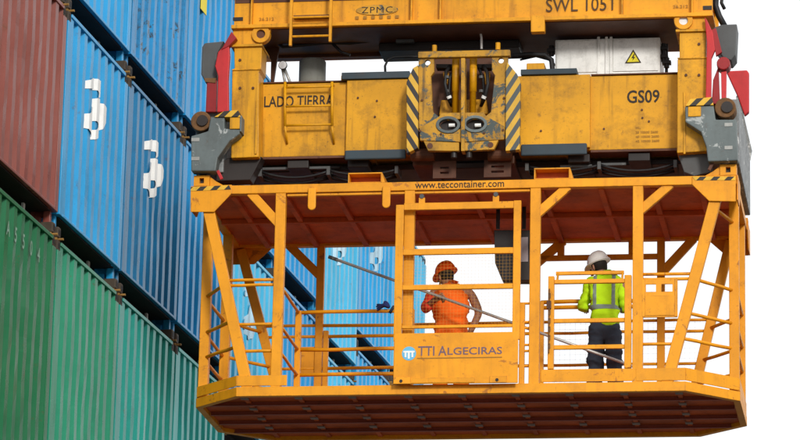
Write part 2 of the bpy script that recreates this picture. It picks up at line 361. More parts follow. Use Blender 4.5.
    if digits:
        e = bpy.data.curves.new('painted_number', 'FONT')
        for i, ch in enumerate(digits):
            e.body = ch; e.size = .22; e.offset = .004
            t = bpy.data.objects.new('t', e); COL.objects.link(t); bpy.context.view_layer.update()
            me = bpy.data.meshes.new_from_object(t.evaluated_get(bpy.context.evaluated_depsgraph_get())); bpy.data.objects.remove(t)
            p = (prof[-1][0] - prof[0][0]) / 8
            x0 = prof[0][0] + p * (i + 2) + .01
            mb = MB(); mb.add([(x0 + v.co.x * .75, .0, T - .43 + v.co.y) for v in me.vertices], [tuple(q.vertices) for q in me.polygons])
            mb.build('painted_number', M['pale_green'], root, z0)
    return root
def cpaint(name, rgb, **kw):
    a = dict(var=.12, dirt=(.03, .028, .026), dirt_amt=.20, streak=.38, rough=.27, rvar=.25, rust=.55, scale=.9, bump=.0, spec=.12, patch=.12); a.update(kw)
    return mat_paint(name, rgb, **a)
BR = cpaint('brown_container_paint', (.22, .060, .045))
B1 = cpaint('sky_blue_container_paint', (.020, .30, .60)); B2 = cpaint('dull_blue_container_paint', (.012, .17, .36), dirt_amt=.4, streak=.6)
B3 = cpaint('blue_container_paint', (.014, .25, .54)); B4 = cpaint('pale_blue_container_paint', (.06, .42, .66)); B5 = cpaint('scraped_blue_container_paint', (.014, .22, .48), dirt=(.012, .016, .024), dirt_amt=.7, streak=1.0, rust=.7, chip=(.03, .05, .07), chip_amt=.35)
G1 = cpaint('green_container_paint', (.005, .125, .045)); G2 = cpaint('grass_green_container_paint', (.015, .225, .125)); G3 = cpaint('teal_container_paint', (.016, .29, .24)); G4 = cpaint('pale_teal_container_paint', (.03, .37, .34))
ST = -2.925
for a in [
    (-1, 2.62, BR, 'brown container above the other brown one, only its bottom corner showing at the top edge'),
    (0, 2.62, B1, 'clean sky blue container, no emblem, directly above the bright blue one beside the brown container'),
    (1, 2.62, B5, 'scraped blue container with dark rub marks in the top row, above the dull blue one'),
    (2, 2.62, B3, 'blue container in the top row behind the red arm of the spreader'),
    (-1, 0, BR, 'large brown container end at the left edge, above the dark green container'),
    (0, 0, B1, 'bright blue container with white emblem, touching the right side of the brown container'),
    (1, 0, B2, 'dull dark blue container with white emblem, second to the right of the brown one'),
    (2, 0, B3, 'blue container just left of the cage, behind its left corner posts and grey spreader guide'),
    (-1, ST, G1, 'dark green container with pale digits along its top at the left edge'),
    (0, ST, G2, 'mid green container right of the dark green one, below the bright blue container'),
    (1, ST, G3, 'teal green container directly below the dull dark blue container'),
    (2, ST, G4, 'pale teal container running under the left corner of the cage floor'),
    (3, 2.05, B3, 'blue container above the black gap, seen left of the left front cage post'),
    (3, 2.05 - 2.62, B4, 'pale blue container with white emblem seen through the left end bay of the cage'),
    (4, 2.08, B3, 'blue container between the two left cage posts, above the steep black gap'),
    (4, 2.08 - 2.62, B3, 'blue container low behind the side panel of the inner railing'),
    (5, 1.75, B4, 'pale blue container above the inner railing, below the upper tip of the steel rod'),
    (5, 1.75 - 2.62, B4, 'pale blue container low behind the inner railing, under the left triangular black gap'),
    (6, 2.30, B1, 'bright blue container with white emblem seen behind the rod left of the door'),
    (6, 2.30 - 2.62, B1, 'bright blue container low beside the lettered door panel, under the one with emblem'),
    (7, 2.32, B4, 'pale blue container strip left of the orange helmet, last of the row'),
]:
    k_ = a[0]; em_ = {(0, 0): 0.0, (1, 0): -.03, (3, 2.05 - 2.62): -.1, (5, 1.75): 0.0, (6, 2.30): 0.0}.get((a[0], a[1])); container(*a, em_, 'A5504' if a[2] is G1 else None)

# ================================================================== lashing cage
cage = hung('lashing_cage', 'orange steel work cage with railings and dark red underside, hanging under the yellow spreader', 'work cage', (0, W / 2, 0))
O = M['orange']
def cpart(name, mb, mat=O, bevel=.006, smooth=False, parent=None): return mb.build(name, mat, parent or cage, bevel=bevel, smooth=smooth)
octo = lambda d: [(-HX + CH + d * .4, d), (HX - CH - d * .4, d), (HX - d, SD + d * .4), (HX - d, W - SD - d * .4), (HX - CH - d * .4, W - d), (-HX + CH + d * .4, W - d), (-HX + d, W - SD - d * .4), (-HX + d, SD + d * .4)]
A, B = octo(0), octo(.075)
FT = .105                                         # top of floor beam
for i in range(8):
    j = (i + 1) % 8
    cpart('floor_beam', MB().slab([A[i], A[j], B[j], B[i]], 0, FT), bevel=.004)
DECK = .066
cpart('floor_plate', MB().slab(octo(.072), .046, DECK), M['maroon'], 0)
fl = cage.children[-1]
for y in (.50, .98, 1.46, 1.94):
    e = HX - .09 - max(0, (SD - y)) - max(0, y - (W - SD))
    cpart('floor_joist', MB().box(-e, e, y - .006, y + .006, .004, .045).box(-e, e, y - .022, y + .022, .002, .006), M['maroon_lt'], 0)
for px in (242, 296, 350, 406, 460, 514, 568, 623, 678):
    x = ax(px, 396, .05); y0 = .08 + max(0, abs(x) - (HX - CH)); y1 = W - y0
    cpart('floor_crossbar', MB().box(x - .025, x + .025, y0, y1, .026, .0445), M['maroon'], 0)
    for y in (.16, .70, 1.22, 1.70):
        cpart('floor_clip', MB().box(x - .042, x + .042, y, y + .10, .016, .0255), M['clip'], 0, parent=fl)
# toe boards
TZ0 = FT + .012
def toe(p, q, z1, z0=TZ0, t=.012):
    p, q = Vector((p[0], p[1], 0)), Vector((q[0], q[1], 0)); zc = (z0 + z1) / 2
    return cpart('toe_board', MB().bar((p.x, p.y, zc), (q.x, q.y, zc), z1 - z0, t, up=Vector((p.y - q.y, q.x - p.x, 0))), bevel=.003)
TZL, TZR = az(260, 375.5, .02), az(600, 369, .02)
toe((-HX + CH, .012), (ax(287, 380, .02), .012), TZL); toe((-HX + .01, SD), (-HX + CH, .012), TZL)
toe((ax(541, 375, .02), .012), (ax(633, 375, .02), .012), TZR); toe((ax(636, 375, .02), .010), (HX - CH, .010), TZR); toe((HX - .01, SD), (HX - CH, .012), TZR)
toe((-HX + .01, SD + .02), (-HX + .01, W - SD - .02), TZL); toe((HX - .01, SD + .02), (HX - .01, W - SD - .02), TZR)
toe((-HX + CH, W - .012), (HX - CH, W - .012), .2); toe((-HX + .01, W - SD), (-HX + CH, W - .012), .2); toe((HX - .01, W - SD), (HX - CH, W - .012), .2)
# roof
RB = 2.312
cpart('roof_beam', MB().box(-HX + .002, HX - .002, 0, .10, RB, H)); cpart('roof_beam', MB().box(-HX + .002, HX - .002, W - .10, W, RB, H))
for s in (-1, 1): cpart('roof_beam', MB().box(s * HX - .1 * (s > 0), s * HX + .1 * (s < 0), .10, W - .10, RB + .004, H - .004))
cpart('roof_beam', MB().box(ax(287, 196, .03), ax(530, 194, .03), .02, .07, RB - .035, RB - .008))
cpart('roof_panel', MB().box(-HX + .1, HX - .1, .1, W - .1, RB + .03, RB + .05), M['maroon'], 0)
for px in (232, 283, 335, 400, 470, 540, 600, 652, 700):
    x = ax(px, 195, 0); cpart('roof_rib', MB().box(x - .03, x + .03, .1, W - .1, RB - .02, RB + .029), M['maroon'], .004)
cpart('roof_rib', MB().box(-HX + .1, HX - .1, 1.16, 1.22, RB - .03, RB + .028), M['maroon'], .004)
# front posts and knees
PX = {n: ax(*n, 0.05) for n in ((279, 280), (409, 260), (535, 280), (638, 280))}
for (px, py), x in PX.items():
    cpart('post', MB().box(x - .057, x + .057, .008, .094, FT - .01, RB + .01))
def knee(x, z, dx, Y, mat=O, w=.10):
    return cpart('knee_brace', MB().bar((x, Y, z), (x + dx, Y, RB + .02), w, .06))
knee(PX[(279, 280)] - .02, az(276, 224, .05), -.33, .05); knee(PX[(535, 280)] + .02, az(541, 214, .05), .34, .05); knee(PX[(638, 280)] + .02, az(645, 211, .05), .34, .05)
BY = W - .05
BPX = [ax(320, 300, BY), ax(534, 300, BY), ax(661, 300, BY), ax(424, 300, BY)]
for x in BPX[:3]: cpart('post', MB().box(x - .045, x + .045, BY - .035, BY + .042, FT - .01, RB + .01))
knee(BPX[0] - .02, az(316, 275, BY), -.36, BY); knee(BPX[1] + .02, az(542, 264, BY), .32, BY); knee(BPX[2] + .02, az(665, 272, BY), .36, BY)
zb = az(600, 257.5, BY)
cpart('roof_rail', MB().box(BPX[1], BPX[2], BY - .03, BY + .03, zb - .03, zb + .03))
for px in (561, 632): x = ax(px, 252, BY); cpart('roof_rail_stub', MB().box(x - .04, x + .04, BY - .028, BY + .028, zb + .03, RB + .01))
# end trusses: leaning braces and corner posts
def lean(p, q, Y, w=.125):
    a, b = at(*p, Y), at(*q, Y); d = (b - a) / (b.z - a.z); z0, z1 = FT - .02, RB - .02
    return cpart('leaning_brace', MB().bar(a + d * (z1 - a.z), a + d * (z0 - a.z), w, .085))
lean((209.5, 213), (245, 376), .056); lean((715, 202), (671, 368), .056); lean((249.5, 282), (273, 372), BY, .11); lean((724, 268), (700, 368), BY, .11)
CPY = (SD + .07, W - SD - .07)
for s in (-1, 1):
    for y in CPY: cpart('corner_post', MB().box(s * (HX - .066) - .055, s * (HX - .066) + .055, y - .05, y + .05, FT - .01, RB + .01))
# rails
def rail(p, q, r=.02):
    p, q = Vector(p), Vector(q); k = min(.010, (q - p).length * .006); j = lambda t: p.lerp(q, t) + Vector((0, random.uniform(-k, k), random.uniform(-k, k)))
    return cpart('handrail', MB().tube([p, j(.3), j(.65), q], r, 10), bevel=0, smooth=True)
def on_lean(z, p, q, Y):
    a, b = at(*p, Y), at(*q, Y); d = (b - a) / (b.z - a.z); return a + d * (z - a.z)
for s, ys, lp in ((-1, (297, 333, 358), ((209.5, 213), (245, 376))), (1, (291, 324, 349), ((715, 202), (671, 368)))):
    for py in ys:
        z = az(200 if s < 0 else 733, py, CPY[0])
        rail(on_lean(z, *lp, .056), (s * (HX - .066), CPY[0], z)); rail((s * (HX - .045), CPY[0], z + .004), (s * (HX - .045), CPY[1], z + .004))
        rail((s * (HX - .066), CPY[1], z), on_lean(z, *(((249.5, 282), (273, 372)) if s < 0 else ((724, 268), (700, 368))), BY))
z = az(722, 216, .3); rail(on_lean(z + .03, (715, 202), (671, 368), .056), (HX - .07, CPY[0], z)); z = az(205, 226, .3); rail(on_lean(z + .03, (209.5, 213), (245, 376), .056), (-HX + .07, CPY[0], z))
for py in (280, 285, 324, 351):
    z = az(258, py, .05); rail(on_lean(z, (209.5, 213), (245, 376), .056), (PX[(279, 280)], .05, z), .018)
for py in (274, 279, 344):
    z = az(665, py, .05); rail((PX[(638, 280)], .05, z), on_lean(z, (715, 202), (671, 368), .056), .018)
for py in (325, 336, 368):
    z = az(360, py, BY); rail((BPX[0], BY, z), (BPX[1], BY, z), .02)
    rail((BPX[1], BY, z), (BPX[2], BY, z), .018); rail((BPX[2], BY, z), on_lean(z, (724, 268), (700, 368), BY), .018); rail(on_lean(z, (249.5, 282), (273, 372), BY), (BPX[0], BY, z), .018)
x = ax(326, 340, BY); cpart('rail_post', MB().box(x - .03, x + .03, BY - .03, BY + .03, FT, az(326, 331, BY)))
xi = ax(298, 340, 1.3); zi = [az(345, py, 1.3) for py in (312, 349, 374.5)]
cpart('rail_post', MB().box(xi - .035, xi + .035, 1.27, 1.33, DECK, zi[0] + .02)); xj = ax(411, 340, 1.3); cpart('rail_post', MB().box(xj - .035, xj + .035, 1.27, 1.33, DECK, zi[0] + .02))
for z in zi: rail((xi, 1.3, z), (xj, 1.3, z), .022); rail((xi, 1.3, z + .003), (xi, .07, z + .003), .018)
cpart('side_panel', MB().box(ax(301, 360, BY), ax(316, 360, BY), BY - .012, BY, az(308, 374, BY), az(308, 347, BY)))
xk, xl_ = ax(541, 304, 1.32), ax(640, 304, 1.32)
for py in (302, 307.5): z = az(565, py, 1.32); rail((xk, 1.32, z), (xl_, 1.32, z), .024)
for x in (xk, xl_): cpart('rail_post', MB().box(x - .035, x + .035, 1.29, 1.35, DECK, az(565, 301, 1.32)))
for py in (303.5, 322, 328, 345, 351, 366):
    z = az(525, py, .05); rail((ax(519, py, .05), .05, z), (PX[(535, 280)], .05, z), .014)
x = ax(522, 340, .06); cpart('rail_post', MB().box(x - .03, x + .03, .03, .09, FT, az(522, 304, .06)))
# gussets, hazard stripes and corner castings
for s in (-1, 1):
    pts = [(190.5, 186.5), (232, 184.6), (232, 193), (214, 212), (190.5, 212)] if s < 0 else [(692, 176.2), (735.8, 176.2), (735.8, 201.5), (709, 201), (692, 184.5)]
    gus = cpart('gusset', MB().pix(pts, -.014, .012))
    hz = [(190.8, 187), (229, 185.2), (231, 189.3), (190.8, 191)] if s < 0 else [(692.4, 176.6), (735.4, 176.6), (735.4, 180.2), (695, 180.2)]
    cpart('hazard_stripe', MB().pix(hz, -.019, .004), M['hazard'], 0, parent=gus)
    x = s * (HX + .003); xx = sorted((x, x + s * .012)); q = .46
    cpart('gusset', MB().add([(xx[i], y, z) for i in (0, 1) for y, z in ((0, H), (q, H), (q, RB), (.28, 2.13), (0, 2.13))], [(0, 1, 2, 3, 4), (9, 8, 7, 6, 5)] + [(i, (i + 1) % 5 + 0, (i + 1) % 5 + 5, i + 5) for i in range(5)]))
    cpart('gusset', MB().add([(xx[i], W - y, z) for i in (0, 1) for y, z in ((0, H), (q, H), (q, RB), (.28, 2.13), (0, 2.13))], [(0, 1, 2, 3, 4), (9, 8, 7, 6, 5)] + [(i, (i + 1) % 5 + 0, (i + 1) % 5 + 5, i + 5) for i in range(5)]))
    bx0 = s * HX; cpart('gusset', MB().prism([(bx0, H), (bx0 - s * .46, H), (bx0 - s * .46, RB), (bx0 - s * .26, 2.13), (bx0, 2.13)], W + .002, W + .014))
    for y0 in (.004, W - .17):
        cc = MB(); cx_ = s * (HX - .092)
        hole_plate(cc, cx_ - .09, cx_ + .09, H + .003, H + .125, y0, y0 + .165, [(cx_ - .025, cx_ + .025, H + .035, H + .095)])
        ca = cpart('corner_casting', cc, bevel=.008)
        cpart('casting_hole', MB().box(cx_ - .03, cx_ + .03, y0 + .05, y0 + .06, H + .03, H + .1), M['dark'], 0, parent=ca)
        cpart('casting_fin', MB().prism([(cx_ - s * .09, H + .115), (cx_ - s * .16, H + .06), (cx_ - s * .26, H + .003), (cx_ - s * .09, H + .003)], y0 + .02, y0 + .14), bevel=.004)
# hooks, forklift pockets, lettering on the top beam
for px, y0, y1 in ((311.5, 188, 210), (386, 186, 208)):
    x = ax(px, y1, -.03); zt, zb_ = az(px, y0, -.03), az(px, y1, -.03)
    cpart('hanging_hook', MB().prism([(x - .045, zt), (x + .045, zt)] + [(x + .045 * math.cos(t), zb_ + .045 - .045 * math.sin(t)) for t in [math.pi * k / 8 for k in range(9)]], -.034, -.004), bevel=.008)
for (xa, ya, xb, yb) in ((348, 172.3, 385, 185), (534, 167.5, 573, 178)):
    x0, x1 = ax(xa, ya, .0), ax(xb - 3, ya, .0); zt = az((xa + xb) / 2, ya, .0)
    pk = MB(); t = .014
    pk.box(x0, x1, .01, W - .01, zt - t, zt); pk.box(x0, x0 + t, .012, W - .012, H + .002, zt - t); pk.box(x1 - t, x1, .012, W - .012, H + .002, zt - t); pk.box(x0 + t, x1 - t, .012, W - .012, H + .002, H + .012)
    cpart('fork_pocket', pk, bevel=.002); cpart('pocket_shade', MB().box(x0 + t, x1 - t, .16, .17, H + .012, zt - t), M['maroon'], 0, parent=cage.children[-1])  # sheet across the open pocket, dark interior painted as colour
    cpart('pocket_gusset', MB().prism([(x1, zt), (x1 + .035, H + .002), (x1, H + .002)], .006, .02), bevel=0)
text_obj('www.teccontainer.com', 'lettering', 415, 504, 187.6, 6.6, -.004, M['ink'], cage, bold=.006)
# sliding door with lettered panel
door = cpart('door', MB().box(ax(393.5, 360, -.09), ax(518, 360, -.09), -.09, -.075, az(456, 383.5, -.09), az(456, 332.5, -.09)))
DY0, DY1 = -.088, -.048
dz = lambda py, px=456: az(px, py, -.09)
xL0, xL1, xR0, xR1 = ax(394, 300, -.09), ax(402, 300, -.09), ax(512.5, 300, -.09), ax(520, 300, -.09)
df = MB(); df.box(xL0, xL1, DY0, DY1, dz(340), dz(203.5)); df.box(xR0, xR1, DY0, DY1, dz(340), dz(201.5))
df.box(xL1, xR0, DY0 + .003, DY1 - .003, dz(209), dz(202)); df.box(xL1, xR0, DY0 + .003, DY1 - .003, dz(254), dz(248)); df.box(xL1, xR0, DY0 + .003, DY1 - .003, dz(289), dz(284)); df.box(xL1, xR0, DY0 + .006, DY1 - .006, dz(327.5), dz(324.5))
cpart('door_frame', df, bevel=.005, parent=door)
ms = MB(); y = -.066
n = 32
for i in range(1, n): x = xL1 + (xR0 - xL1) * i / n; ms.bar((x, y, dz(332)), (x, y, dz(254)), .0011, .0011)
for i in range(1, 24): z = dz(332) + (dz(254) - dz(332)) * i / 24; ms.bar((xL1, y + .003, z), (xR0, y + .003, z), .0011, .0011)
cpart('wire_mesh', ms, M['wire_o'], 0, parent=door)
cpart('kick_strip', MB().box(ax(411, 360, -.09), ax(475, 360, -.09), -.096, -.0905, dz(382.6), dz(377.5)), bevel=.002, parent=door)
for px in (401, 497):
    cpart('foot_plate', MB().box(ax(px - 7, 360, -.09), ax(px + 10, 360, -.09), -.100, -.0905, dz(383.2), dz(376.5)), bevel=.002, parent=door); x = ax(px, 380, -.1); z = dz(380.5); cpart('bolt', MB().tube([(x, -.108, z), (x, -.1, z)], .018, 8), M['dark'], 0, parent=door)
for px, py in ((422, 197.5), (496, 195.5)):
    x = ax(px, py, -.06); z = az(px, py, -.06); cpart('roller', MB().tube([(x, -.08, z + .01), (x, -.02, z + .01)], .026, 12), M['greydk'], 0, parent=door); cpart('roller_tab', MB().box(x - .035, x + .035, -.07, -.05, dz(204), z - .005), bevel=.003, parent=door)
text_obj('TTI A', 'lettering', 418, 446.5, 355.6, 9.6, -.0925, M['ink_grey'], door, bold=.01); text_obj('LGECIRAS', 'lettering', 447.5, 502, 354.4, 7.4, -.0925, M['ink_grey'], door, bold=.01)
cpart('underline', MB().box(ax(417, 357, -.09), ax(502, 357, -.09), -.0925, -.0905, dz(358.3), dz(357.3)), M['ink_faint'], 0, parent=door)
ex, ez = ax(409, 353.5, -.09), az(409, 353.5, -.09)
cpart('emblem', MB().tube([(ex, -.0925, ez), (ex, -.0905, ez)], .078, 28), M['emblem_blue'], 0, parent=door)
em = MB(); k = .078
for (a, b, c, d) in ((-.8, .8, .12, .38), (-.62, -.36, -.55, .12), (.36, .62, -.55, .12), (-.16, .12, -.75, .12)): em.box(ex + a * k, ex + b * k, -.0955, -.0928, ez + c * k, ez + d * k)
cpart('emblem_mark', em, M['white'], 0, parent=door)
# folding gate right of the middle post
GY = .03
gx0, gx1, gx2, gx3 = ax(548, 330, GY), ax(554, 330, GY), ax(624.5, 330, GY), ax(631.5, 330, GY)
gz = lambda py: az(590, py, GY)
gate = cpart('gate', MB().box(gx1, gx2, GY - .02, GY + .02, gz(283.6), gz(279.4)))
for a_, b_ in ((gx0, gx1), (gx2, gx3)): cpart('gate_stile', MB().box(a_, b_, GY - .028, GY + .028, TZR + .004, gz(276)), parent=gate)
for py, r in ((320.5, .022), (347, .022)): mb = MB(); z = gz(py); mb.bar((gx1, GY, z), (gx2, GY, z), r * 2.1, .03); cpart('gate_rail', mb, bevel=.004, parent=gate)
cpart('grab_rail', MB().bar((ax(556, 273, .12), .12, az(590, 273, .12)), (ax(624, 273, .12), .12, az(590, 273, .12)), .04, .03), bevel=.004, parent=gate)
for x in (gx1 + .03, gx2 - .03): cpart('grab_rail_bracket', MB().bar((x, GY, gz(281)), (x, .12, az(590, 273, .12)), .03, .02, up=(1, 0, 0)), bevel=.003, parent=gate)
# chain latch on the gate
ch = MB(); x = ax(549.5, 300, -.01); zt, zb_ = az(549.5, 289, -.01), az(549.5, 352, -.01); nl = 15
for i in range(nl):
    z0 = zt + (zb_ - zt) * i / nl; z1 = zt + (zb_ - zt) * (i + 1.25) / nl; w = .014 if i % 2 else .004; dd = .004 if i % 2 else .014
    ch.box(x - w, x + w, -.02 - dd, -.02 + dd, z1, z0)
cpart('latch_chain', ch, M['rusty'], 0, parent=gate); cpart('latch', MB().box(x - .03, x + .02, -.034, -.004, az(549, 309, -.01), az(549, 301, -.01)), M['brown'], .004, parent=gate)
# small control panel with two windows
px0, px1 = ax(642.5, 300, .03), ax(677.5, 300, .03); pz = lambda py: az(660, py, .03)
cp_ = MB(); hole_plate(cp_, px0, px1, pz(317.5), pz(279), .012, .03, [(ax(646, 300, .03), ax(656, 300, .03), pz(292), pz(284.5)), (ax(661.5, 300, .03), ax(672.5, 300, .03), pz(292), pz(284.5))])
panel = cpart('control_panel', cp_, bevel=.003); cpart('panel_cover', MB().box(px0 + .03, px1 - .03, .004, .0115, pz(316), pz(296)), bevel=.003, parent=panel)
[cpart('panel_frame', MB().box(a_, a_ + .034, .006, .0118, pz(317), pz(279.5)), bevel=.002, parent=panel) for a_ in (px0 - .004, px1 - .03)]
# back mesh screens
ms = MB(); x0, x1 = BPX[1], ax(700, 340, BY); z0, z1 = .2, az(600, 318, BY)
n = int((x1 - x0) / .06)
for i in range(n + 1): x = x0 + (x1 - x0) * i / n; ms.bar((x, BY + .035, z0), (x, BY + .035, z1), .0016, .0016)
n = int((z1 - z0) / .06)
for i in range(n + 1): z = z0 + (z1 - z0) * i / n; ms.bar((x0, BY + .038, z), (x1, BY + .038, z), .0016, .0016)
cpart('mesh_screen', ms, M['wire'], 0)
# dark box hanging from the roof beside the door
bx = [(494, 230), (530, 230), (530, 280), (502, 280), (495, 263)]
cb = cpart('control_box', MB().pix(bx, .75, .20), M['dark'], .004); cpart('box_label', MB().pix([(514.5, 237.5), (528, 237), (528, 261.5), (514.5, 262)], .744, .004), M['paper'], 0, parent=cb)
for px in (498, 524): x = ax(px, 226, .9); cpart('box_hanger', MB().box(x - .02, x + .02, .88, .92, az(px, 229, .9), RB + .028), M['dark'], 0, parent=cb)

# ================================================================== spreader
sp = hung('container_spreader', 'yellow spreader marked GS09 and LADO TIERRA with hazard-striped yoke, carrying the orange cage', 'spreader', (0, W / 2, 2.6))
Yl = M['yellow']
def spart(name, mb, mat=Yl, bevel=.008, smooth=False, parent=None): return mb.build(name, mat, parent or sp, bevel=bevel, smooth=smooth)
MY = .34                                           # front of the telescopic beams
MYC = .28                                          # front of the centre box
zt = az(300, 83, MY); zbm = az(300, 156.5, MY); ztc = az(375, 79.5, MYC); zbc = az(375, 152, MYC)
xa = ax(258, 120, MY); xb = ax(680, 120, MY); xc0, xc1 = ax(346, 120, MYC), ax(590, 120, MYC)
spart('telescopic_beam', MB().box(xa - .05, xc0 + .3, MY, 1.75, zbm, zt - .004)); spart('telescopic_beam', MB().box(xc1 - .3, xb + .05, MY, 1.75, zbm, zt - .004))
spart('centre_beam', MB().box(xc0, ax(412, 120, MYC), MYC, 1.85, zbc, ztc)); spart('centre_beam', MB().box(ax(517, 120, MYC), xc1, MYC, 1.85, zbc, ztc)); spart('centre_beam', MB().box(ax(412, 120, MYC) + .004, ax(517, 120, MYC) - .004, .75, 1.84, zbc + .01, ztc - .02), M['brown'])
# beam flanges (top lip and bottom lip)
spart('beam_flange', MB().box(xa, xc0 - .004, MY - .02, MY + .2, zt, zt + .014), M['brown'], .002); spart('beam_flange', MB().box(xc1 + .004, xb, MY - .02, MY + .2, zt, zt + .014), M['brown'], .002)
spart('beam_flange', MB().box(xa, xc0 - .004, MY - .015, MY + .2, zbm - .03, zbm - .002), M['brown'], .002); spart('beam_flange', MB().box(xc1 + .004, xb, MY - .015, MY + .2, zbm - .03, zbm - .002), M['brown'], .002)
for (a, b, y0, y1) in ((345, 406, 149.5, 159), (521, 587, 143.5, 155)):
    spart('wear_strip', MB().box(ax(a, y0, MYC - .03), ax(b, y0, MYC - .03), MYC - .05, MYC - .003, az((a + b) / 2, y1, MYC - .05), az((a + b) / 2, y0, MYC - .05)), M['bluegrey'], .015)
for (a, b, y0, y1) in ((342, 410, 72.5, 79), (521, 577, 69.5, 75.5)):
    spart('cover_plate', MB().box(ax(a, y0, MYC), ax(b, y0, MYC), MYC - .03, 1.5, ztc + .003, az((a + b) / 2, y0, MYC)), M['bluegrey'], .006)
for px, y0, y1 in ((350, 75, 80), (535.5, 63, 70)): spart('stop_block', MB().box(ax(px - 9, y0, .4), ax(px + 9, y0, .4), .4, .6, ztc, az(px, y0, .4)), Yl, .01)
# end columns
for pts, seam in (([(234, 45.5), (262, 43.5), (261, 69), (259, 72), (258.5, 157), (231, 158), (232, 71), (234.5, 68)], ((232, 69.5), (261, 68.5))), ([(679.5, 30.5), (706, 29), (706, 57), (708, 60), (708, 151), (677, 153), (677.5, 60), (679.5, 57)], ((677.5, 58), (707, 57)))):
    spart('end_column', MB().pix(pts, .06, .32))
    p, q = at(*seam[0], .05), at(*seam[1], .05); spart('column_seam', MB().box(p.x, q.x, .046, .058, p.z - .012, p.z + .004), M['yellow'], .003)
    cpx = (pts[0][0] + pts[1][0]) / 2; spart('column_cap', MB().box(p.x - .02, q.x + .01, .03, .5, az(cpx, pts[0][1] + 1.5, .05), az(cpx, pts[0][1] - 1, .05)), Yl, .004)
for px in (256.5, 684.5): x = ax(px, 125, .05); spart('column_bead', MB().box(x - .012, x + .012, .045, .058, az(px, 154, .05), az(px, 100 if px < 400 else 92, .05)), Yl, .004)
# end beams across, grey and scraped outside
for s in (-1, 1):
    zlo, zhi = 2.60, az(738, 99, .12)
    spart('end_beam', MB().box(min(s * 2.72, s * 3.05), max(s * 2.72, s * 3.05), .12, W - .02, zlo, zhi), M['greyend'], .012)
    for y in (.06, W - .1): spart('twist_lock', MB().tube([(s * 2.94, y + .03, H + .128), (s * 2.94, y + .03, zlo + .002)], .045, 12), M['dark'], 0, smooth=False)
# underside: cross members, slotted tabs, hoses in shade
u = MB(); u.box(-2.6, 2.6, .62, 1.7, zbm - .10, zbm - .035)
spart('underside_shade_fill', u, M['dark'], .01)  # near-black box fills the underside; its shade is put into the colour
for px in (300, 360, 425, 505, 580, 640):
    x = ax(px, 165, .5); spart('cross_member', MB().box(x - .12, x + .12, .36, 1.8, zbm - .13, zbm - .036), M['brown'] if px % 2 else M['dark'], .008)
for a, b in ((433, 456), (484, 511)):
    x0, x1 = ax(a, 168, .3), ax(b, 168, .3); z0, z1 = az(450, 178, .3), az(450, 161, .3)
    hp = MB(); hole_plate(hp, x0, x1, z0, z1, .3, .33, [(x0 + .08, x1 - .08, z0 + .05, z0 + .075), (x0 + .08, x1 - .08, z0 + .11, z0 + .135)]); spart('slotted_tab', hp, M['brown'], .003)
for a, b, py in ((560, 592, 166), (600, 626, 164), (262, 330, 168)): z = az((a + b) / 2, py, .45); spart('guide_bar', MB().box(ax(a, py, .45), ax(b, py, .45), .45, .5, z - .015, z + .015), M['greydk'], .003)
spart('hydraulic_pipe', MB().tube([(ax(240, 170, .5), .5, az(240, 170, .5)), (ax(340, 167, .5), .5, az(340, 167, .5))], .02, 8), M['black'], 0, True)
# corner guides (grey) with hazard box, pivot and flipper
cgl = [(191, 136), (200, 133.5), (208, 131), (210.5, 117.5), (224.5, 117), (224.5, 128.5), (229.5, 128.8), (240, 129.5), (239.5, 134), (229.5, 141), (217.5, 158), (215.5, 171), (191, 171)]
cgr = [(685, 106.5), (688, 106), (713.5, 105.5), (715.5, 119.5), (736.3, 119.5), (737.8, 160.5), (708, 161.5), (706, 146), (701, 132), (685.5, 122)]
for pts, box, hz, piv, s in ((cgl, (229.5, 117.5, 239.5, 129), [(214, 117), (224, 111), (238, 110), (240.5, 117)], (201.5, 122, 10.5), -1), (cgr, (688, 106.5, 701, 116.5), [(685.5, 106), (690, 99), (712, 97), (713.5, 105)], (725.5, 108.5, 10.5), 1)):
    gd = spart('corner_guide', MB().pix(pts, -.10, .16), M['grey'], .012)
    a, b, c, d = box; x0, x1, z0, z1 = ax(a, d, -.11), ax(c, d, -.11), az((a + c) / 2, d, -.11), az((a + c) / 2, b, -.11)
    spart('guide_block', MB().box(x0, x1, -.112, .12, z0, z1), Yl, .006, parent=gd)
    if s < 0: spart('guide_block_edge', MB().box(x1 + .002, x1 + .022, -.11, .12, z0 - .03, z1 + .02), M['grey'], .003, parent=gd)
    spart('hazard_plate', MB().pix(hz, -.118, .2), M['hazard'], .004, parent=gd)
    x, z, r = ax(piv[0], piv[1], -.02), az(piv[0], piv[1], -.02), piv[2] / 90
    pv = MB(); pv.tube([(x, -.06, z), (x, .14, z)], [r, r], 20); spart('pivot_drum', pv, M['rusty'], .012, parent=gd); spart('pivot_hub', MB().tube([(x + .02, -.085, z), (x + .02, -.062, z)], r * .55, 14), M['dark'], 0, parent=gd)
    for i in range(3):
        px = (193, 200, 207)[i] if s < 0 else (722, 729, 734)[i]; py = 166 if s < 0 else 146
    for py in ((138, 157) if s < 0 else (123, 146)):
        px = 195 if s < 0 else 728; spart('scuff_pad', MB().box(ax(px - 3.5, py, -.1), ax(px + 4.5, py, -.1), -.106, -.1005, az(px, py + 3.5, -.1), az(px, py, -.1)), M['tab'], .002, parent=gd)
    lz = az(222 if s < 0 else 709, 181 if s < 0 else 172, -.02); lx = ax(222 if s < 0 else 709, 175, -.02)
    spart('lock_indicator', MB().bar((lx - s * -.05, -.02, lz + .12), (lx, -.02, lz + .02), .035, .03), M['red'] if s < 0 else M['brown'], .004, parent=gd)
spart('column_foot', MB().pix([(677.5, 152.6), (712, 150), (712, 172), (694, 176), (684, 172)], .16, .2), M['greydk'], .008); spart('column_foot', MB().pix([(228, 157.6), (262, 156.6), (250, 180), (216, 181), (216, 165)], .16, .2), M['dark'], .008)
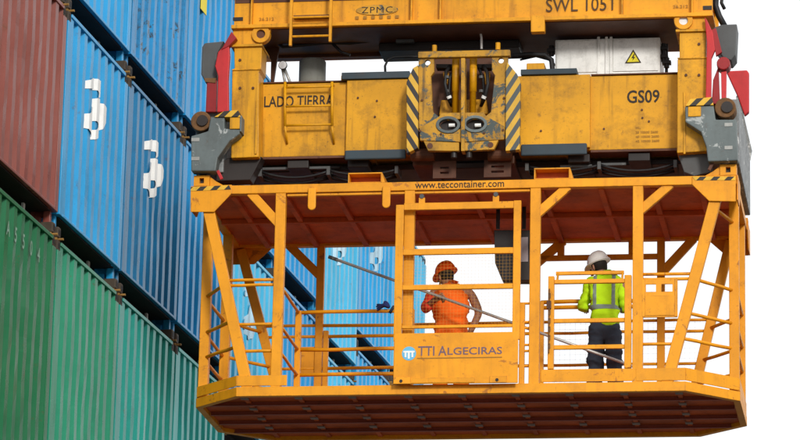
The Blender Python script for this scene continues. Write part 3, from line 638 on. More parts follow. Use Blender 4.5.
# flippers
fl1 = spart('flipper', MB().pix([(217, 112), (218, 76), (215, 66), (218, 52), (228.5, 41), (229.5, 56), (228, 80), (228.5, 112)], -.04, .06), M['red'], .008)
spart('flipper_arm', MB().pix([(205.5, 112), (207, 80), (217, 80), (216.5, 112)], .03, .06), M['reddk'], .008, parent=fl1)
spart('flipper_tip', MB().pix([(221, 50), (231.5, 31.5), (236.5, 38), (229, 46)], -.05, .09), M['reddk'], .006, parent=fl1)
spart('guide_pad', MB().pix([(202, 47), (204.5, 43), (224, 41), (217, 54), (216, 66), (217, 76), (214, 82), (204, 80), (201, 74)], .10, .30), M['greydk'], .012, parent=fl1)
spart('pad_bracket', MB().pix([(204, 78), (216, 78), (215.5, 83), (205, 82)], .02, .1), M['rusty'], .004, parent=fl1)
fl2 = spart('flipper', MB().pix([(704.5, 17), (707, 20), (713, 33), (715, 50), (711.5, 58), (711.2, 104), (705.5, 104), (706.8, 42)], -.04, .06), M['red'], .008)
spart('flipper_arm', MB().pix([(721.5, 104), (721, 72), (726.5, 71), (726, 104)], .0, .08), M['red'], .006, parent=fl2)
spart('flipper_arm', MB().pix([(711.5, 104), (713, 80), (718.5, 66), (720, 104)], .03, .06), M['reddk'], .006, parent=fl2)
spart('flipper_link', MB().pix([(711, 30), (716, 28), (722, 52), (716, 56)], -.03, .05), M['reddk'], .004, parent=fl2)
spart('guide_pad', MB().pix([(713, 28), (722, 24.5), (737, 24), (735.5, 55), (731, 60.5), (723, 57.5), (716, 48)], .05, .32), M['greydk'], .012, parent=fl2)
spart('pad_hub', MB().tube([(ax(723.5, 64, 0), -.03, az(723.5, 64, 0)), (ax(723.5, 64, 0), .16, az(723.5, 64, 0))], .075, 14), M['reddk'], .01, parent=fl2)
fl3 = spart('flipper', MB().pix([(726, 71), (747, 70), (749, 73), (749, 112), (744.5, 115.5), (738, 97)], W - .12, .08), M['red'], .012)
spart('flipper_arm', MB().pix([(736, 96), (739, 94), (752, 150), (750, 160), (742, 150)], W - .10, .05), M['greyend'], .008, parent=fl3)
# ladder rungs on the left beam
ld = MB(); Y = MY - .10
for px in (285, 332): ld.tube([(ax(px, 84, Y), Y, az(px, 82, Y)), (ax(px, 125, Y), Y, az(px, 126, Y))], .016, 8); ld.tube([(ax(px, 125, Y), Y, az(px, 126, Y)), (ax(px + .5, 145, Y), MY - .01, az(px, 144, MY))], .013, 8); ld.tube([(ax(px, 83, Y), Y, az(px, 83, Y)), (ax(px, 83, Y), MY, az(px, 83, Y))], .013, 8)
for py in (87, 106, 125): ld.tube([(ax(285, py, Y), Y, az(308, py, Y)), (ax(332, py, Y), Y, az(308, py, Y))], .013, 8)
spart('ladder', ld, Yl, 0, True)
text_obj('LADO TIERRA', 'lettering', 264, 333.5, 106.6, 11, MY - .004, M['ink'], sp, bold=.012)
text_obj('GS09', 'lettering', 627, 659.5, 103, 13, MY - .004, M['ink'], sp, bold=.016)
for i, (t, a, b) in enumerate((('WLL', 635.5, 641), ('20 10500 2600', 635.5, 658), ('40 10500 2600', 635.5, 659), ('45 10500 2600', 635.5, 659.5))):
    text_obj(t, 'small_lettering', a, b, 129 + i * 4.4, 2.4, MY - .004, M['ink_faint'], sp, bold=.02)
for px, py in ((642, 110), (642.5, 118), (649, 121.5), (541, 131), (604, 129), (358, 98), (377, 101), (375, 117)): x, z = ax(px, py, MY), az(px, py, MY); yy = MYC if px < 420 or px < 590 else MY; x, z = ax(px, py, yy), az(px, py, yy); spart('bolt', MB().tube([(x, yy - .012, z), (x, yy, z)], .012, 8), M['brown'], 0)
# electrical cabinet
cab = spart('electrical_cabinet', MB().box(ax(555, 60, .55), ax(660, 55, .55), .55, 1.15, zt - .01, az(607, 38.5, .55)), M['cabinet'], .012)
for px in (598.5, 606.5, 611): x = ax(px, 60, .55); spart('cabinet_rib', MB().box(x - .016, x + .016, .532, .548, zt, az(px, 37, .55)), M['cabinet'], .006, parent=cab)
for pts in ([(556.5, 41.5), (597, 40), (597, 72), (556.5, 73)], [(613, 39.5), (658, 37.5), (658, 70.5), (613, 71.5)]): spart('cabinet_door', MB().pix(pts, .538, .011), M['cabinet'], .004, parent=cab)
tri = spart('warning_sign', MB().pix([(625, 63.2), (641.2, 62.6), (633.2, 49.5)], .530, .005), M['ink'], 0, parent=cab)
spart('sign_face', MB().pix([(627, 62.2), (639.2, 61.7), (633.2, 51.8)], .526, .003), M['sign_yellow'], 0, parent=cab)
spart('sign_bolt', MB().pix([(633.8, 54), (631.4, 58.2), (633.2, 58), (632.2, 61), (635.2, 57), (633.6, 57.2), (634.8, 54)], .523, .002), M['ink'], 0, parent=cab)
for px, py in ((664, 50), (664, 58), (667, 64), (552, 52)): x, z = ax(px, py, .7), az(px, py, .7); spart('valve', MB().tube([(x, .66, z - .06), (x, .66, z + .06)], .03, 10).box(x - .05, x + .05, .62, .7, z - .02, z + .02), M['dark'], .004)
spart('valve_stem', MB().box(ax(665, 50, .7), ax(668, 50, .7), .68, .72, zt, az(666, 44, .7)), M['dark'], .003)
# tank, work lamp, brackets behind the left column
x = ax(312.5, 70, .9); zk = az(312, 60, .9)
spart('tank', MB().tube([(x, .9, zt - .02), (x, .9, zk - .03), (x, .9, zk - .01), (x, .9, zk)], [.155, .155, .14, .10], 24), M['tank'], 0, True)
lx, lz = ax(283.5, 66.5, .45), az(283.5, 66.5, .45)
wl = spart('work_lamp', MB().tube([(lx - .01, .50, lz), (lx, .42, lz), (lx, .40, lz)], [.03, .05, .052], 16), M['greydk'], 0, True); spart('lamp_glass', MB().tube([(lx, .396, lz), (lx, .392, lz)], .045, 16), M['lamp'], 0, parent=wl)
spart('lamp_bracket', MB().tube([(lx, .47, lz), (ax(292, 82, .47), .47, zt)], .016, 8).tube([(lx - .02, .47, lz), (ax(286, 82, .47), .47, zt)], .016, 8), M['steel'], 0, True, parent=wl)
spart('column_stay', MB().pix([(262, 46), (279, 46), (273.5, 82), (270.5, 82), (271, 60)], .7, .05), M['brown'], .004)
# centre yoke
YY = .02
yk = spart('centre_yoke', MB().pix([(418, 51.5), (510, 49.5), (510, 56), (418, 58)], YY - .03, .07), M['yellow_worn'], .008)
def keyhole(outer, c, r, n=14):
    """outline with a round hole, joined to the first outline point"""
    a0 = math.atan2(outer[0][1] - c[1], outer[0][0] - c[0])
    ar = sum(outer[i][0] * outer[(i + 1) % len(outer)][1] - outer[(i + 1) % len(outer)][0] * outer[i][1] for i in range(len(outer)))
    sg = -1 if ar > 0 else 1
    return outer + [outer[0]] + [(c[0] + r * math.cos(a0 + sg * 2 * math.pi * k / n), c[1] + r * math.sin(a0 + sg * 2 * math.pi * k / n)) for k in range(n + 1)]
for pts, hc in (([(418.5, 58), (434, 58), (434, 72), (431, 76), (433, 112), (439, 117), (420, 128), (419, 128)], (427.5, 62.5)), ([(508, 56), (506, 127), (503, 127), (486, 116), (491, 112), (495, 75), (492, 71), (492, 57)], (501, 60.5))):
    spart('yoke_plate', MB().pix(keyhole(pts, hc, 2.9), YY, .05), M['yellow_worn'], 0, parent=yk)
lo = MB()
spart('yoke_plate', lo.pix([(419.5, 128), (439, 116.5), (441, 113), (461.5, 112.5), (461.5, 119), (441, 119.5), (438.5, 125), (443, 130.5), (456, 131), (461.5, 128), (461.5, 142), (420, 140.5)], YY - .004, .05), M['yellow_worn'], .004, parent=yk)
spart('yoke_plate', MB().pix([(505.5, 127), (486, 116), (484, 112.5), (463.5, 112.5), (463.5, 119), (481, 118.5), (484.5, 124), (481, 129.5), (469, 130), (463.5, 128), (463.5, 142), (504, 139.5)], YY - .004, .05), M['yellow_worn'], .004, parent=yk)
for pts, hole in (([(423.5, 141), (459, 142.5), (459, 151), (428, 150.8)], (430, 146)), ([(464, 142.5), (498.5, 140), (494, 149.5), (464, 150.8)], (490.5, 145))):
    pl = spart('yoke_lug', MB().pix(pts, YY - .03, .06), M['yellow_worn'], .006, parent=yk); spart('pin', MB().tube([(ax(*hole, YY - .03), YY - .036, az(*hole, YY - .03)), (ax(*hole, YY - .03), YY - .028, az(*hole, YY - .03))], .032, 14), M['brown'], 0, parent=yk)
for cx_, cy_ in ((448, 124.6), (475, 123.8)):
    el = lambda a, b: [at(cx_ + a * math.cos(2 * math.pi * k / 20), cy_ + b * math.sin(2 * math.pi * k / 20), YY - .02) for k in range(20)]
    o_, i_ = el(12.2, 8.6), el(9.2, 5.8); eb = MB(); n_ = 20
    eb.add([p + Vector((0, d, 0)) for d in (0, .06) for q in (o_, i_) for p in q], [f for k in range(n_) for k2 in [(k + 1) % n_] for f in ((k2, k, n_ + k, n_ + k2), (2 * n_ + k, 2 * n_ + k2, 3 * n_ + k2, 3 * n_ + k), (k, k2, 2 * n_ + k2, 2 * n_ + k), (n_ + k2, n_ + k, 3 * n_ + k, 3 * n_ + k2))])
    spart('eye_rim', eb, M['grey'], .004, parent=yk)
    spart('eye_socket', MB().prism([(p.x, p.z) for p in el(9.0, 5.7)], YY + .06, YY + .065), M['dark'], 0, parent=yk)
spart('yoke_fin', MB().pix([(461, 58), (465, 58), (464.5, 151), (461, 151)], YY - .05, .14), M['yellow_worn'], .004, parent=yk)
for px in (455.5, 473): x = ax(px, 90, .16); spart('hydraulic_cylinder', MB().tube([(x, .16, az(px, 118, .16)), (x, .16, az(px, 92, .16)), (x, .16, az(px, 91.9, .16)), (x, .16, az(px, 56, .16))], [.036, .036, .042, .042], 16), Yl, 0, True, parent=yk)
for px in (446, 487):
    s = 1 if px > 464 else -1
    spart('hydraulic_hose', MB().tube([at(px - s * 4, 66, .2), at(px, 72, .12), at(px + s * 1, 84, .08), at(px - s * 2, 98, .10), at(px - s * 6, 106, .2)], .02, 8), M['black'], 0, True, parent=yk)
    spart('hydraulic_hose', MB().tube([at(px - s * 8, 68, .22), at(px - s * 4, 78, .2), at(px - s * 3, 92, .2), at(px - s * 5, 103, .22)], .016, 8), M['black'], 0, True, parent=yk)
    spart('hose_clamp', MB().tube([at(px - s * 2.5, 96, .09), at(px - s * 3.5, 98.5, .10)], .028, 10), M['white'], 0, parent=yk)
    spart('manifold', MB().pix([(px - 10, 64), (px + 6, 64), (px + 6, 68), (px - 10, 68)], .2, .12), M['dark'], .004, parent=yk)
    spart('eye_pin', MB().tube([at(px - s * 1 + (2 if s < 0 else -11), 125.5, YY + .03), at(px - s * 1 + (8 if s < 0 else -5), 125.3, YY + .03)], .022, 10), M['cabinet'], 0, parent=yk)  # the pin's shine is put in as white colour
    spart('yoke_bracket', MB().pix([(px - 3, 72), (px + 3, 72), (px + 2, 84), (px - 2, 84)], .26, .05), Yl, .004, parent=yk)
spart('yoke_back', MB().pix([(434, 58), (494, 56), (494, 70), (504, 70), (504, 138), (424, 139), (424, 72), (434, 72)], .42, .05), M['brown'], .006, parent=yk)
spart('yoke_housing', MB().pix([(441, 100), (486, 99), (488, 114), (439, 115)], .30, .1), Yl, .01, parent=yk)
for px, y0, y1 in ((434.5, 45.5, 52), (498, 43, 50)): x = ax(px, y0, .1); spart('yoke_pin', MB().tube([(x, .1, az(px, y1, .1)), (x, .1, az(px, y0, .1))], .028, 10), Yl, 0, parent=yk)
spart('hazard_flap', MB().pix([(406.5, 82), (413, 68), (418.2, 65), (417.8, 148), (406.5, 153.5)], -.02, .10), M['hazard_l'], .006, parent=yk)
spart('hazard_flap', MB().pix([(505.8, 70), (507, 62), (517, 74), (520.3, 81), (519.5, 149.5), (505.5, 151)], -.02, .10), M['hazard_r'], .006, parent=yk)
for px in (454, 469): spart('grease_nozzle', MB().tube([at(px, 152, .05), at(px, 158, .05)], .035, 12), M['dark'], 0, parent=yk)
for px, d in ((423, 1), (500, -1)): x, z = ax(px, 152, .2), 0; spart('guide_roller', MB().tube([(ax(px - 12, 155, .25), .25, az(px, 155, .25)), (ax(px + 12, 155, .25), .25, az(px, 155, .25))], .07, 16), M['brown'], .01, parent=yk)
# loose hoses above the beams
for pts, r in (([(385.5, 76), (385, 66), (388, 59.5), (395, 57), (410, 56.5), (424, 57)], .014), ([(512, 56), (530, 54.5), (545, 55), (551.5, 60), (552.5, 70), (548, 74)], .03)):
    spart('supply_hose', MB().tube([at(x, y, .5) for x, y in pts], r, 8), M['black'], 0, True)

# small fittings: flange bolts, hoses and cables under and along the beams
for i in range(16):
    px = 268 + i * 25.5
    if 395 < px < 530: continue
    yy = MYC if 346 < px < 590 else MY; spart('flange_bolt', MB().tube([(ax(px, 160, yy), yy - .018, zbm - .016), (ax(px, 160, yy), yy + .01, zbm - .016)], .014, 6), M['brown'], 0)
for j, (y, sag) in enumerate(((.42, .05), (.50, .08), (.58, .03))):
    for a, b in ((262, 330), (330, 398), (528, 600), (600, 676)):
        za = zbm - .15 - .02 * j; xa_, xb_ = ax(a, 165, y), ax(b, 165, y); rr_ = random.random() * .03
        spart('supply_hose', MB().tube([(xa_ + (xb_ - xa_) * t / 8, y, za - (sag + rr_) * (1 - (2 * t / 8 - 1) ** 2)) for t in range(9)], .016, 8), M['black'], 0, True)
for px in (262, 330, 398, 528, 600, 676): x = ax(px, 165, .5); spart('hose_clamp', MB().box(x - .02, x + .02, .38, .64, zbm - .21, zbm - .12), M['greydk'], .004)
for x, z in ((ax(240, 88, .05), az(240, 88, .05)), (ax(253, 88, .05), az(253, 88, .05)), (ax(686, 75, .05), az(686, 75, .05)), (ax(699, 75, .05), az(699, 75, .05)), (ax(240, 60, .05), az(240, 60, .05)), (ax(699, 44, .05), az(699, 44, .05))):
    spart('bolt', MB().tube([(x, .045, z), (x, .062, z)], .016, 6), M['brown'], 0)
for px, py in ((447, 76), (481, 76), (447, 90), (481, 90)): spart('hose_fitting', MB().tube([at(px, py, .1), at(px, py + 2.5, .1)], .026, 8), M['greydk'], 0, parent=yk)
for d in (0, 5, 10): spart('control_cable', MB().tube([at(520 + d * .4, 60 - d * .3, .6 + d * .02), at(536, 56.5 - d * .3, .6 + d * .02), at(549 + d * .3, 60, .6 + d * .02), at(553 + d * .2, 66, .6 + d * .02)], .011, 6), M['black'], 0, True)
for a in ((420, 131), (441, 134), (484, 133), (503, 130), (422, 100), (504, 98)): p = at(a[0], a[1], YY - .01); spart('bolt', MB().tube([(p.x, YY - .016, p.z), (p.x, YY + .002, p.z)], .014, 6), M['brown'], 0, parent=yk)

# ================================================================== headblock
hb = hung('crane_headblock', 'yellow crane headblock girder marked SWL 105T across the top of the photo, above the spreader', 'headblock', (0, W / 2, 4.2))
HBm = M['head']
def hpart(name, mb, mat=HBm, bevel=.008, smooth=False, parent=None): return mb.build(name, mat, parent or hb, bevel=bevel, smooth=smooth)
xh0, xh1 = ax(231.5, 15, .0), ax(713, 8, .0)
zf = az(460, 22.5, 0)                              # underside of the bottom flange, front
zf2 = zf + .045
HYB = 1.28
ztop = zf + .42
hpart('web', MB().box(xh0 + .01, xh1 - .01, .10, .125, zf2, ztop)); hpart('web', MB().box(xh0 + .01, xh1 - .01, HYB - .12, HYB - .10, zf2, ztop))
hpart('bottom_flange', MB().box(xh0, xh1, .0, HYB, zf, zf2), HBm, .006)
hpart('underside_plate', MB().box(xh0 + .25, xh1 - .25, .06, HYB - .06, zf - .012, zf - .002), M['brown'], 0)
hpart('top_flange', MB().box(xh0, xh1, -.0, HYB, ztop, ztop + .03), HBm, .006)
hpart('flange_shade', MB().box(xh0 + .02, xh1 - .02, .092, .0985, ztop - .09, ztop - .004), M['brown'], 0)  # brown strip paints the shade below the top flange
for px in (251, 411, 440, 622, 692): x = ax(px, 15, 0); hpart('stiffener', MB().box(x - .008, x + .008, .012, .099, zf2, ztop), HBm, .002)
for a, b in ((233, 243), (703, 712)): x0, x1 = ax(a, 20, .1), ax(b, 20, .1); hpart('slot', MB().box(x0, x1, .092, .097, az((a + b) / 2, 21 if a < 400 else 10, .1), az((a + b) / 2, 17.5 if a < 400 else 6, .1)), M['dark'], 0)
# end legs with lifting eyes standing on the spreader columns
for pts, eye, s in (([(232.5, 26), (273, 24.5), (266, 42), (258, 46), (233.5, 47)], (261, 34.5), -1), ([(706.5, 15), (672, 16.5), (678, 27), (684, 31.5), (706.5, 30)], (683.5, 21), 1)):
    lg = hpart('end_leg', MB().pix(pts, .05, .06), HBm, .006)
    c = at(*eye, .04); er = MB(); ring_plate(er, (c.x, c.z), .105, .05, .02, .115, 22); hpart('lifting_eye', er, HBm, .004, parent=lg)
    hpart('eye_hole', MB().tube([(c.x, .0485, c.z), (c.x, .0495, c.z)], .05, 20), M['lamp'] if s > 0 else M['brown'], 0, parent=lg)
    hpart('leg_box', MB().pix([pts[0], (pts[0][0] + (26 if s < 0 else -22), pts[0][1]), (pts[0][0] + (24 if s < 0 else -22), pts[-1][1] - .5), pts[-1]], .112, .26), HBm, .006, parent=lg)
# hanging pieces under the girder
hpart('hanger_block', MB().pix([(530.8, 15.5), (544.6, 15), (544.6, 31.5), (530.8, 32)], -.01, .1), HBm, .006)
hpart('pilot_lamp', MB().tube([at(523.5, 25.8, .3), at(529, 25.4, .3)], .035, 12), M['bluegrey'], 0, True)
hpart('side_plate', MB().pix([(273.5, 42), (380, 40), (384, 56), (278, 58)], 1.0, .03), M['brown'], .006)
hpart('conduit', MB().tube([at(276, 42, .6), at(283, 47, .6), at(295, 46, .6), at(325, 43, .6), at(350, 43.5, .6), at(370, 41, .6), at(378, 34, .6)], .018, 8), M['black'], 0, True)
hpart('conduit', MB().tube([at(333, 44, .5), at(341, 52, .5), at(350, 55, .5)], .018, 8), M['black'], 0, True)
hpart('white_hose', MB().tube([at(476, 26, .4), at(480, 30, .4), at(481.5, 38, .4), at(481.5, 49, .4)], .014, 8), M['white'], 0, True)
hpart('strip_light', MB().box(ax(396, 29, .5), ax(414, 29, .5), .5, .56, zf - .05, zf - .015), M['greydk'], .004)
hpart('supply_box', MB().box(ax(380, 40, .7), ax(520, 40, .7), .62, 1.05, zf - .11, zf - .013), M['dark'], .01)
hpart('trailing_cable', MB().tube([at(716, -6, .5), at(715.5, 6, .5), at(719, 16, .5), at(725, 27, .5)], .035, 10), M['black'], 0, True)
hpart('trailing_cable', MB().tube([at(722.5, -6, .8), at(721.5, 3, .8), at(724.5, 9, .8)], .02, 10), M['black'], 0, True)
# access ladder
ld = MB(); Y = -.09
for px, yb in ((291.5, 46), (331, 42)): ld.bar((ax(px, 10, Y), Y, az(px, yb, Y)), (ax(px, 10, Y), Y, ztop + .1), .03, .04)
for py in (17.2, 36.2): ld.tube([(ax(291.5, py, Y), Y, az(311, py, Y)), (ax(331, py, Y), Y, az(311, py, Y))], .014, 8)
hpart('ladder', ld, HBm, 0); hpart('ladder_step', MB().box(ax(293, 16, 0), ax(330, 16, 0), .02, .095, az(311, 17.8, .05), az(311, 15.8, .05)), M['brown'], 0)
text_obj('SWL 105T', 'lettering', 546, 617, 11.2, 13.5, .088, M['ink_worn'], hb, bold=.0)
z = az(377, 10, .09); zl = MB(); c = at(377, 10, .09); n = 28
zl.prism([(c.x + .24 * math.cos(2 * math.pi * k / n), c.z + .06 * math.sin(2 * math.pi * k / n)) for k in range(n)], .089, .0915); hpart('name_plate', zl, M['yellow_worn'], 0)
text_obj('ZPMC', 'lettering', 361.5, 392.5, 13, 6.2, .087, M['ink'], hb, bold=.0, space=1.15)
for i in range(6): x = ax(357 + i * 8, 18, .09); z = az(378, 17.3, .09); hpart('painted_mark', MB().box(x - .02, x + .02, .089, .0905, z - .018, z + .018), M['ink_faint'], 0)
text_obj('26.212', 'small_lettering', 259, 274, 20.5, 3, .088, M['ink_faint'], hb, bold=.01); text_obj('26.212', 'small_lettering', 673, 688, 8, 3, .088, M['ink_faint'], hb, bold=.01)

# ================================================================== people
def skin(name, pts, edges, radii, mat, parent, sub=2, wrinkle=0.0, seed=1, smooth=True):
    """one continuous surface grown round a skeleton (points in metres from the person's base)"""
    me = bpy.data.meshes.new(name); me.from_pydata([tuple(p) for p in pts], edges, []); me.update()
    o = bpy.data.objects.new(name, me); COL.objects.link(o)
    md = o.modifiers.new('skin', 'SKIN'); md.use_smooth_shade = True
    bm = bmesh.new(); bm.from_mesh(me); lay = bm.verts.layers.skin.verify(); bm.verts.ensure_lookup_table()
    for i, v in enumerate(bm.verts):
        r = radii[i]; r = r if isinstance(r, tuple) else (r, r); v[lay].radius = r; v[lay].use_root = (i == 0)
    bm.to_mesh(me); bm.free()
    s = o.modifiers.new('sub', 'SUBSURF'); s.levels = sub; s.render_levels = sub
    bpy.context.view_layer.update(); dg = bpy.context.evaluated_depsgraph_get()
    m2 = bpy.data.meshes.new_from_object(o.evaluated_get(dg)); bpy.data.objects.remove(o); bpy.data.meshes.remove(me)
    if wrinkle:
        from mathutils import noise
        m2.update(); nn = [v.normal.copy() for v in m2.vertices]
        for v, n_ in zip(m2.vertices, nn):
            q = Vector((v.co.x * 7, v.co.y * 7, v.co.z * 17)) + Vector((seed, 0, 0))
            v.co += n_ * (wrinkle * (noise.noise(q) + .5 * noise.noise(q * 2.3)))
        m2.update()
    m2.name = name; m2.materials.clear(); m2.materials.append(mat); m2.polygons.foreach_set('use_smooth', [True] * len(m2.polygons))
    o = bpy.data.objects.new(name, m2); COL.objects.link(o); o.parent = parent
    return o
def tape(src, planes, mat, parent, lift=.004):
    bm = bmesh.new(); bm.from_mesh(src.data)
    for co, no in planes:
        bmesh.ops.bisect_plane(bm, geom=bm.verts[:] + bm.edges[:] + bm.faces[:], plane_co=co, plane_no=no, clear_outer=True)
    bm.normal_update()
    ns = {v: v.normal.copy() for v in bm.verts}
    for v, n_ in ns.items(): v.co += n_ * lift
    me = bpy.data.meshes.new('reflective_tape'); bm.to_mesh(me); bm.free(); me.materials.clear(); me.materials.append(mat); me.polygons.foreach_set('use_smooth', [True] * len(me.polygons))
    o = bpy.data.objects.new('reflective_tape', me); COL.objects.link(o); o.parent = parent; return o
def pbuild(mb, name, mat, parent, mtx=None, smooth=True):
    if mtx is not None: mb.v = [tuple(mtx @ Vector(p)) for p in mb.v]
    return mb.build(name, mat, parent, Vector((0, 0, 0)), smooth)
def helmet(parent, c, rot, mat):
    """hard hat: dome with centre ridge, rim and peak (peak towards local +y)"""
    M4 = Matrix.Translation(c) @ rot.to_matrix().to_4x4(); nu, nv = 28, 9; mb = MB(); vs = []
    prof = [(1.13, -.012), (1.12, .0), (1.0, .004)] + [(math.cos(t), .004 + math.sin(t)) for t in [math.pi / 2 * k / nv for k in range(1, nv)]]
    for j, (r, h) in enumerate(prof):
        for k in range(nu):
            a = 2 * math.pi * k / nu; x, y = math.sin(a) * .112 * r, math.cos(a) * .138 * r
            if j < 2 and math.cos(a) > 0: y += .045 * math.cos(a) ** 1.5; 
            z = h * .135 if j > 2 else h
            if j > 2 and abs(math.sin(a)) < .23: z += .006 * min(1, r * 1.5)
            if j < 2: z -= .018 * max(0, math.cos(a)) ** 2
            vs.append((x, y, z))
    vs.append((0, 0, .141))
    n = len(prof); fs = []
    for j in range(n - 1):
        for k in range(nu): k2 = (k + 1) % nu; fs.append((j * nu + k2, j * nu + k, (j + 1) * nu + k, (j + 1) * nu + k2))
    for k in range(nu): fs.append(((n - 1) * nu + (k + 1) % nu, (n - 1) * nu + k, n * nu))
    fs.append(tuple(range(nu)))
    mb.add(vs, fs); return pbuild(mb, 'helmet', mat, parent, M4)
def hand_chain(pts, edges, radii, wrist, d, up, side, curl=.5):
    """palm with four unequal bent fingers and a thumb leaving the side of the palm; d: along the hand, up: back of the hand, side: thumb side"""
    d, up, side = Vector(d).normalized(), Vector(up).normalized(), Vector(side).normalized(); b = len(pts)
    pts.append(wrist + d * .045); radii.append((.036, .020)); edges.append((b - 1 if wrist is None else pts.index(wrist), b))
    for k, ln in enumerate((.072, .082, .077, .060)):
        o = wrist + d * .088 + side * (.028 - .0185 * k); e1 = o + (d * math.cos(curl) - up * math.sin(curl)) * ln * .5; e2 = e1 + (d * math.cos(curl * 2.2) - up * math.sin(curl * 2.2)) * ln * .5
        i = len(pts); pts += [o, e1, e2]; radii += [.0115, .0105, .009]; edges += [(b, i), (i, i + 1), (i + 1, i + 2)]
    o = wrist + d * .035 + side * .036; e1 = o + (d * .6 + side * .7 - up * .2).normalized() * .035; e2 = e1 + (d * .9 + side * .15 - up * .4).normalized() * .030
    i = len(pts); pts += [o, e1, e2]; radii += [.012, .011, .009]; edges += [(b, i), (i, i + 1), (i + 1, i + 2)]
def head_bits(parent, c, rot, skinm, scale=1.0):
    M4 = Matrix.Translation(c) @ rot.to_matrix().to_4x4()
    for s in (-1, 1):
        mb = MB(); mb.tube([(s * .033, .083, .008), (s * .033, .093, .008), (s * .033, .096, .008)], [.013, .012, .003], 10); pbuild(mb, 'eye', M['hair'], parent, M4)
        mb = MB(); mb.tube([(s * .076, .0, -.035), (s * .084, -.004, -.01), (s * .085, -.008, .022), (s * .078, -.004, .034)], [.008, .013, .014, .006], 8); pbuild(mb, 'ear', skinm, parent, M4)
    mb = MB(); mb.tube([(0, .088, .014), (0, .104, -.016), (0, .112, -.034), (0, .092, -.044)], [.009, .012, .016, .008], 8); pbuild(mb, 'nose', skinm, parent, M4)
    mb = MB(); mb.tube([(-.026, .086, -.070), (0, .097, -.068), (.026, .086, -.070)], [.004, .008, .004], 8); pbuild(mb, 'mouth', M['redcloth'], parent, M4)
V = Vector

# ---- worker in lime jacket, back to the camera, leaning over the inner rail
GX, GYP = ax(604.5, 405, 1.05), 1.02
w1 = hung('person', 'worker in lime jacket with grey tape and white helmet, back turned, at the inner rail', 'person', (GX, GYP, DECK))
def legs(kx, ft):
    p = [V((0, .0, .98)), V((0, 0, .86))]; e = [(0, 1)]; r = [(.17, .135), (.175, .14)]
    for s in (-1, 1):
        i = len(p); kk = kx[0 if s < 0 else 1]; p += [V((s * .095, .0, .80)), V((kk[0], kk[1] + .02, .47)), V((kk[2], kk[3], .16)), V((kk[2], kk[3], .05))]
        r += [(.108, .115), (.092, .095), (.085, .088), (.085, .09)]; e += [(1, i), (i, i + 1), (i + 1, i + 2), (i + 2, i + 3)]
    return p, e, r
HD = V((-.085, .13, 1.61))
pts = [V((0, 0, .93)), V((0, .02, 1.10)), V((-.0, .06, 1.32)), V((-.02, .08, 1.47)), V((-.04, .10, 1.53)), V((-.07, .12, 1.585)), HD + V((0, 0, .06))]
edg = [(i, i + 1) for i in range(6)]; rad = [(.11, .08), (.11, .08), (.15, .11), (.085, .075), (.058, .058), (.074, .085), (.070, .082)]
def limb(pts, edg, rad, a, chain, rr):
    j = a
    for p, r_ in zip(chain, rr): pts.append(p); rad.append(r_); edg.append((j, len(pts) - 1)); j = len(pts) - 1
    return j
WL, WR = V((-.262, .25, 1.20)), V((.17, .25, 1.20))
limb(pts, edg, rad, 2, [V((-.17, .07, 1.45)), V((-.245, .07, 1.14)), WL], [.055, .042, .030]); hand_chain(pts, edg, rad, WL, (.1, 1, .12), (0, 0, 1), (1, 0, 0), .7)
limb(pts, edg, rad, 2, [V((.17, .07, 1.45)), V((.225, .10, 1.14)), WR], [.055, .042, .030]); hand_chain(pts, edg, rad, WR, (-.1, 1, .12), (0, 0, 1), (-1, 0, 0), .7)
for s in (-1, 1): limb(pts, edg, rad, 0, [V((s * .09, 0, .82)), V((s * .10, .02, .47)), V((s * .11, -.01, .09)), V((s * .12, .12, .04))], [.066, .048, .038, .034])
skin('body', pts, edg, rad, M['skin'], w1, 2)
p, e, r = legs(((-.105, .03, -.115, -.01), (.115, .0, .125, -.01)), 0); skin('trousers', p, e, r, M['trousers'], w1, 3, .024, 3)
jp = [V((0, .0, .86)), V((0, .01, .98)), V((0, .025, 1.12)), V((-.005, .06, 1.32)), V((-.015, .085, 1.47)), V((-.05, .10, 1.555))]
je = [(i, i + 1) for i in range(5)]; jr = [(.175, .145), (.172, .142), (.165, .14), (.185, .15), (.15, .12), (.088, .085)]
limb(jp, je, jr, 3, [V((-.165, .07, 1.43)), V((-.25, .05, 1.16)), V((-.258, .16, 1.15)), V((-.262, .23, 1.19))], [.082, .066, .056, .048])
limb(jp, je, jr, 3, [V((.155, .07, 1.43)), V((.215, .08, 1.16)), V((.20, .16, 1.15)), V((.175, .23, 1.19))], [.082, .066, .056, .048])
jk = skin('jacket', jp, je, jr, M['hivis'], w1, 3, .028, 9)
tape(jk, [(V((0, 0, 1.14)), V((0, 0, 1))), (V((0, 0, 1.092)), V((0, 0, -1))), (V((.19, 0, 0)), V((1, 0, 0))), (V((-.175, 0, 0)), V((-1, 0, 0)))], M['reflect'], jk)
for xm in (-.105, .10): tape(jk, [(V((xm + .019, 0, 0)), V((1, 0, 0))), (V((xm - .019, 0, 0)), V((-1, 0, 0))), (V((0, 0, 1.135)), V((0, 0, -1)))], M['reflect'], jk)
HR = Euler((R(-14), R(-8), R(52)), 'XYZ')
helmet(w1, HD + V((-.004, .0, .070)), HR, M['helmet_w']); head_bits(w1, HD, Euler((R(-14), 0, R(52)), 'XYZ'), M['skin'])
hm = MB(); hm.tube([V((.0, -.02, .075)), V((.0, -.028, .03)), V((.0, -.022, -.02)), V((.0, -.006, -.055))], [.088, .090, .080, .05], 16); pbuild(hm, 'hair', M['hair'], w1, Matrix.Translation(HD) @ HR.to_matrix().to_4x4())
for s in (-1, 1): mb = MB(); mb.tube([V((s * .12, -.07, .05)), V((s * .12, .02, .06)), V((s * .125, .12, .045)), V((s * .125, .19, .035))], [.042, .052, .045, .026], 12); pbuild(mb, 'boot', M['boot'], w1)

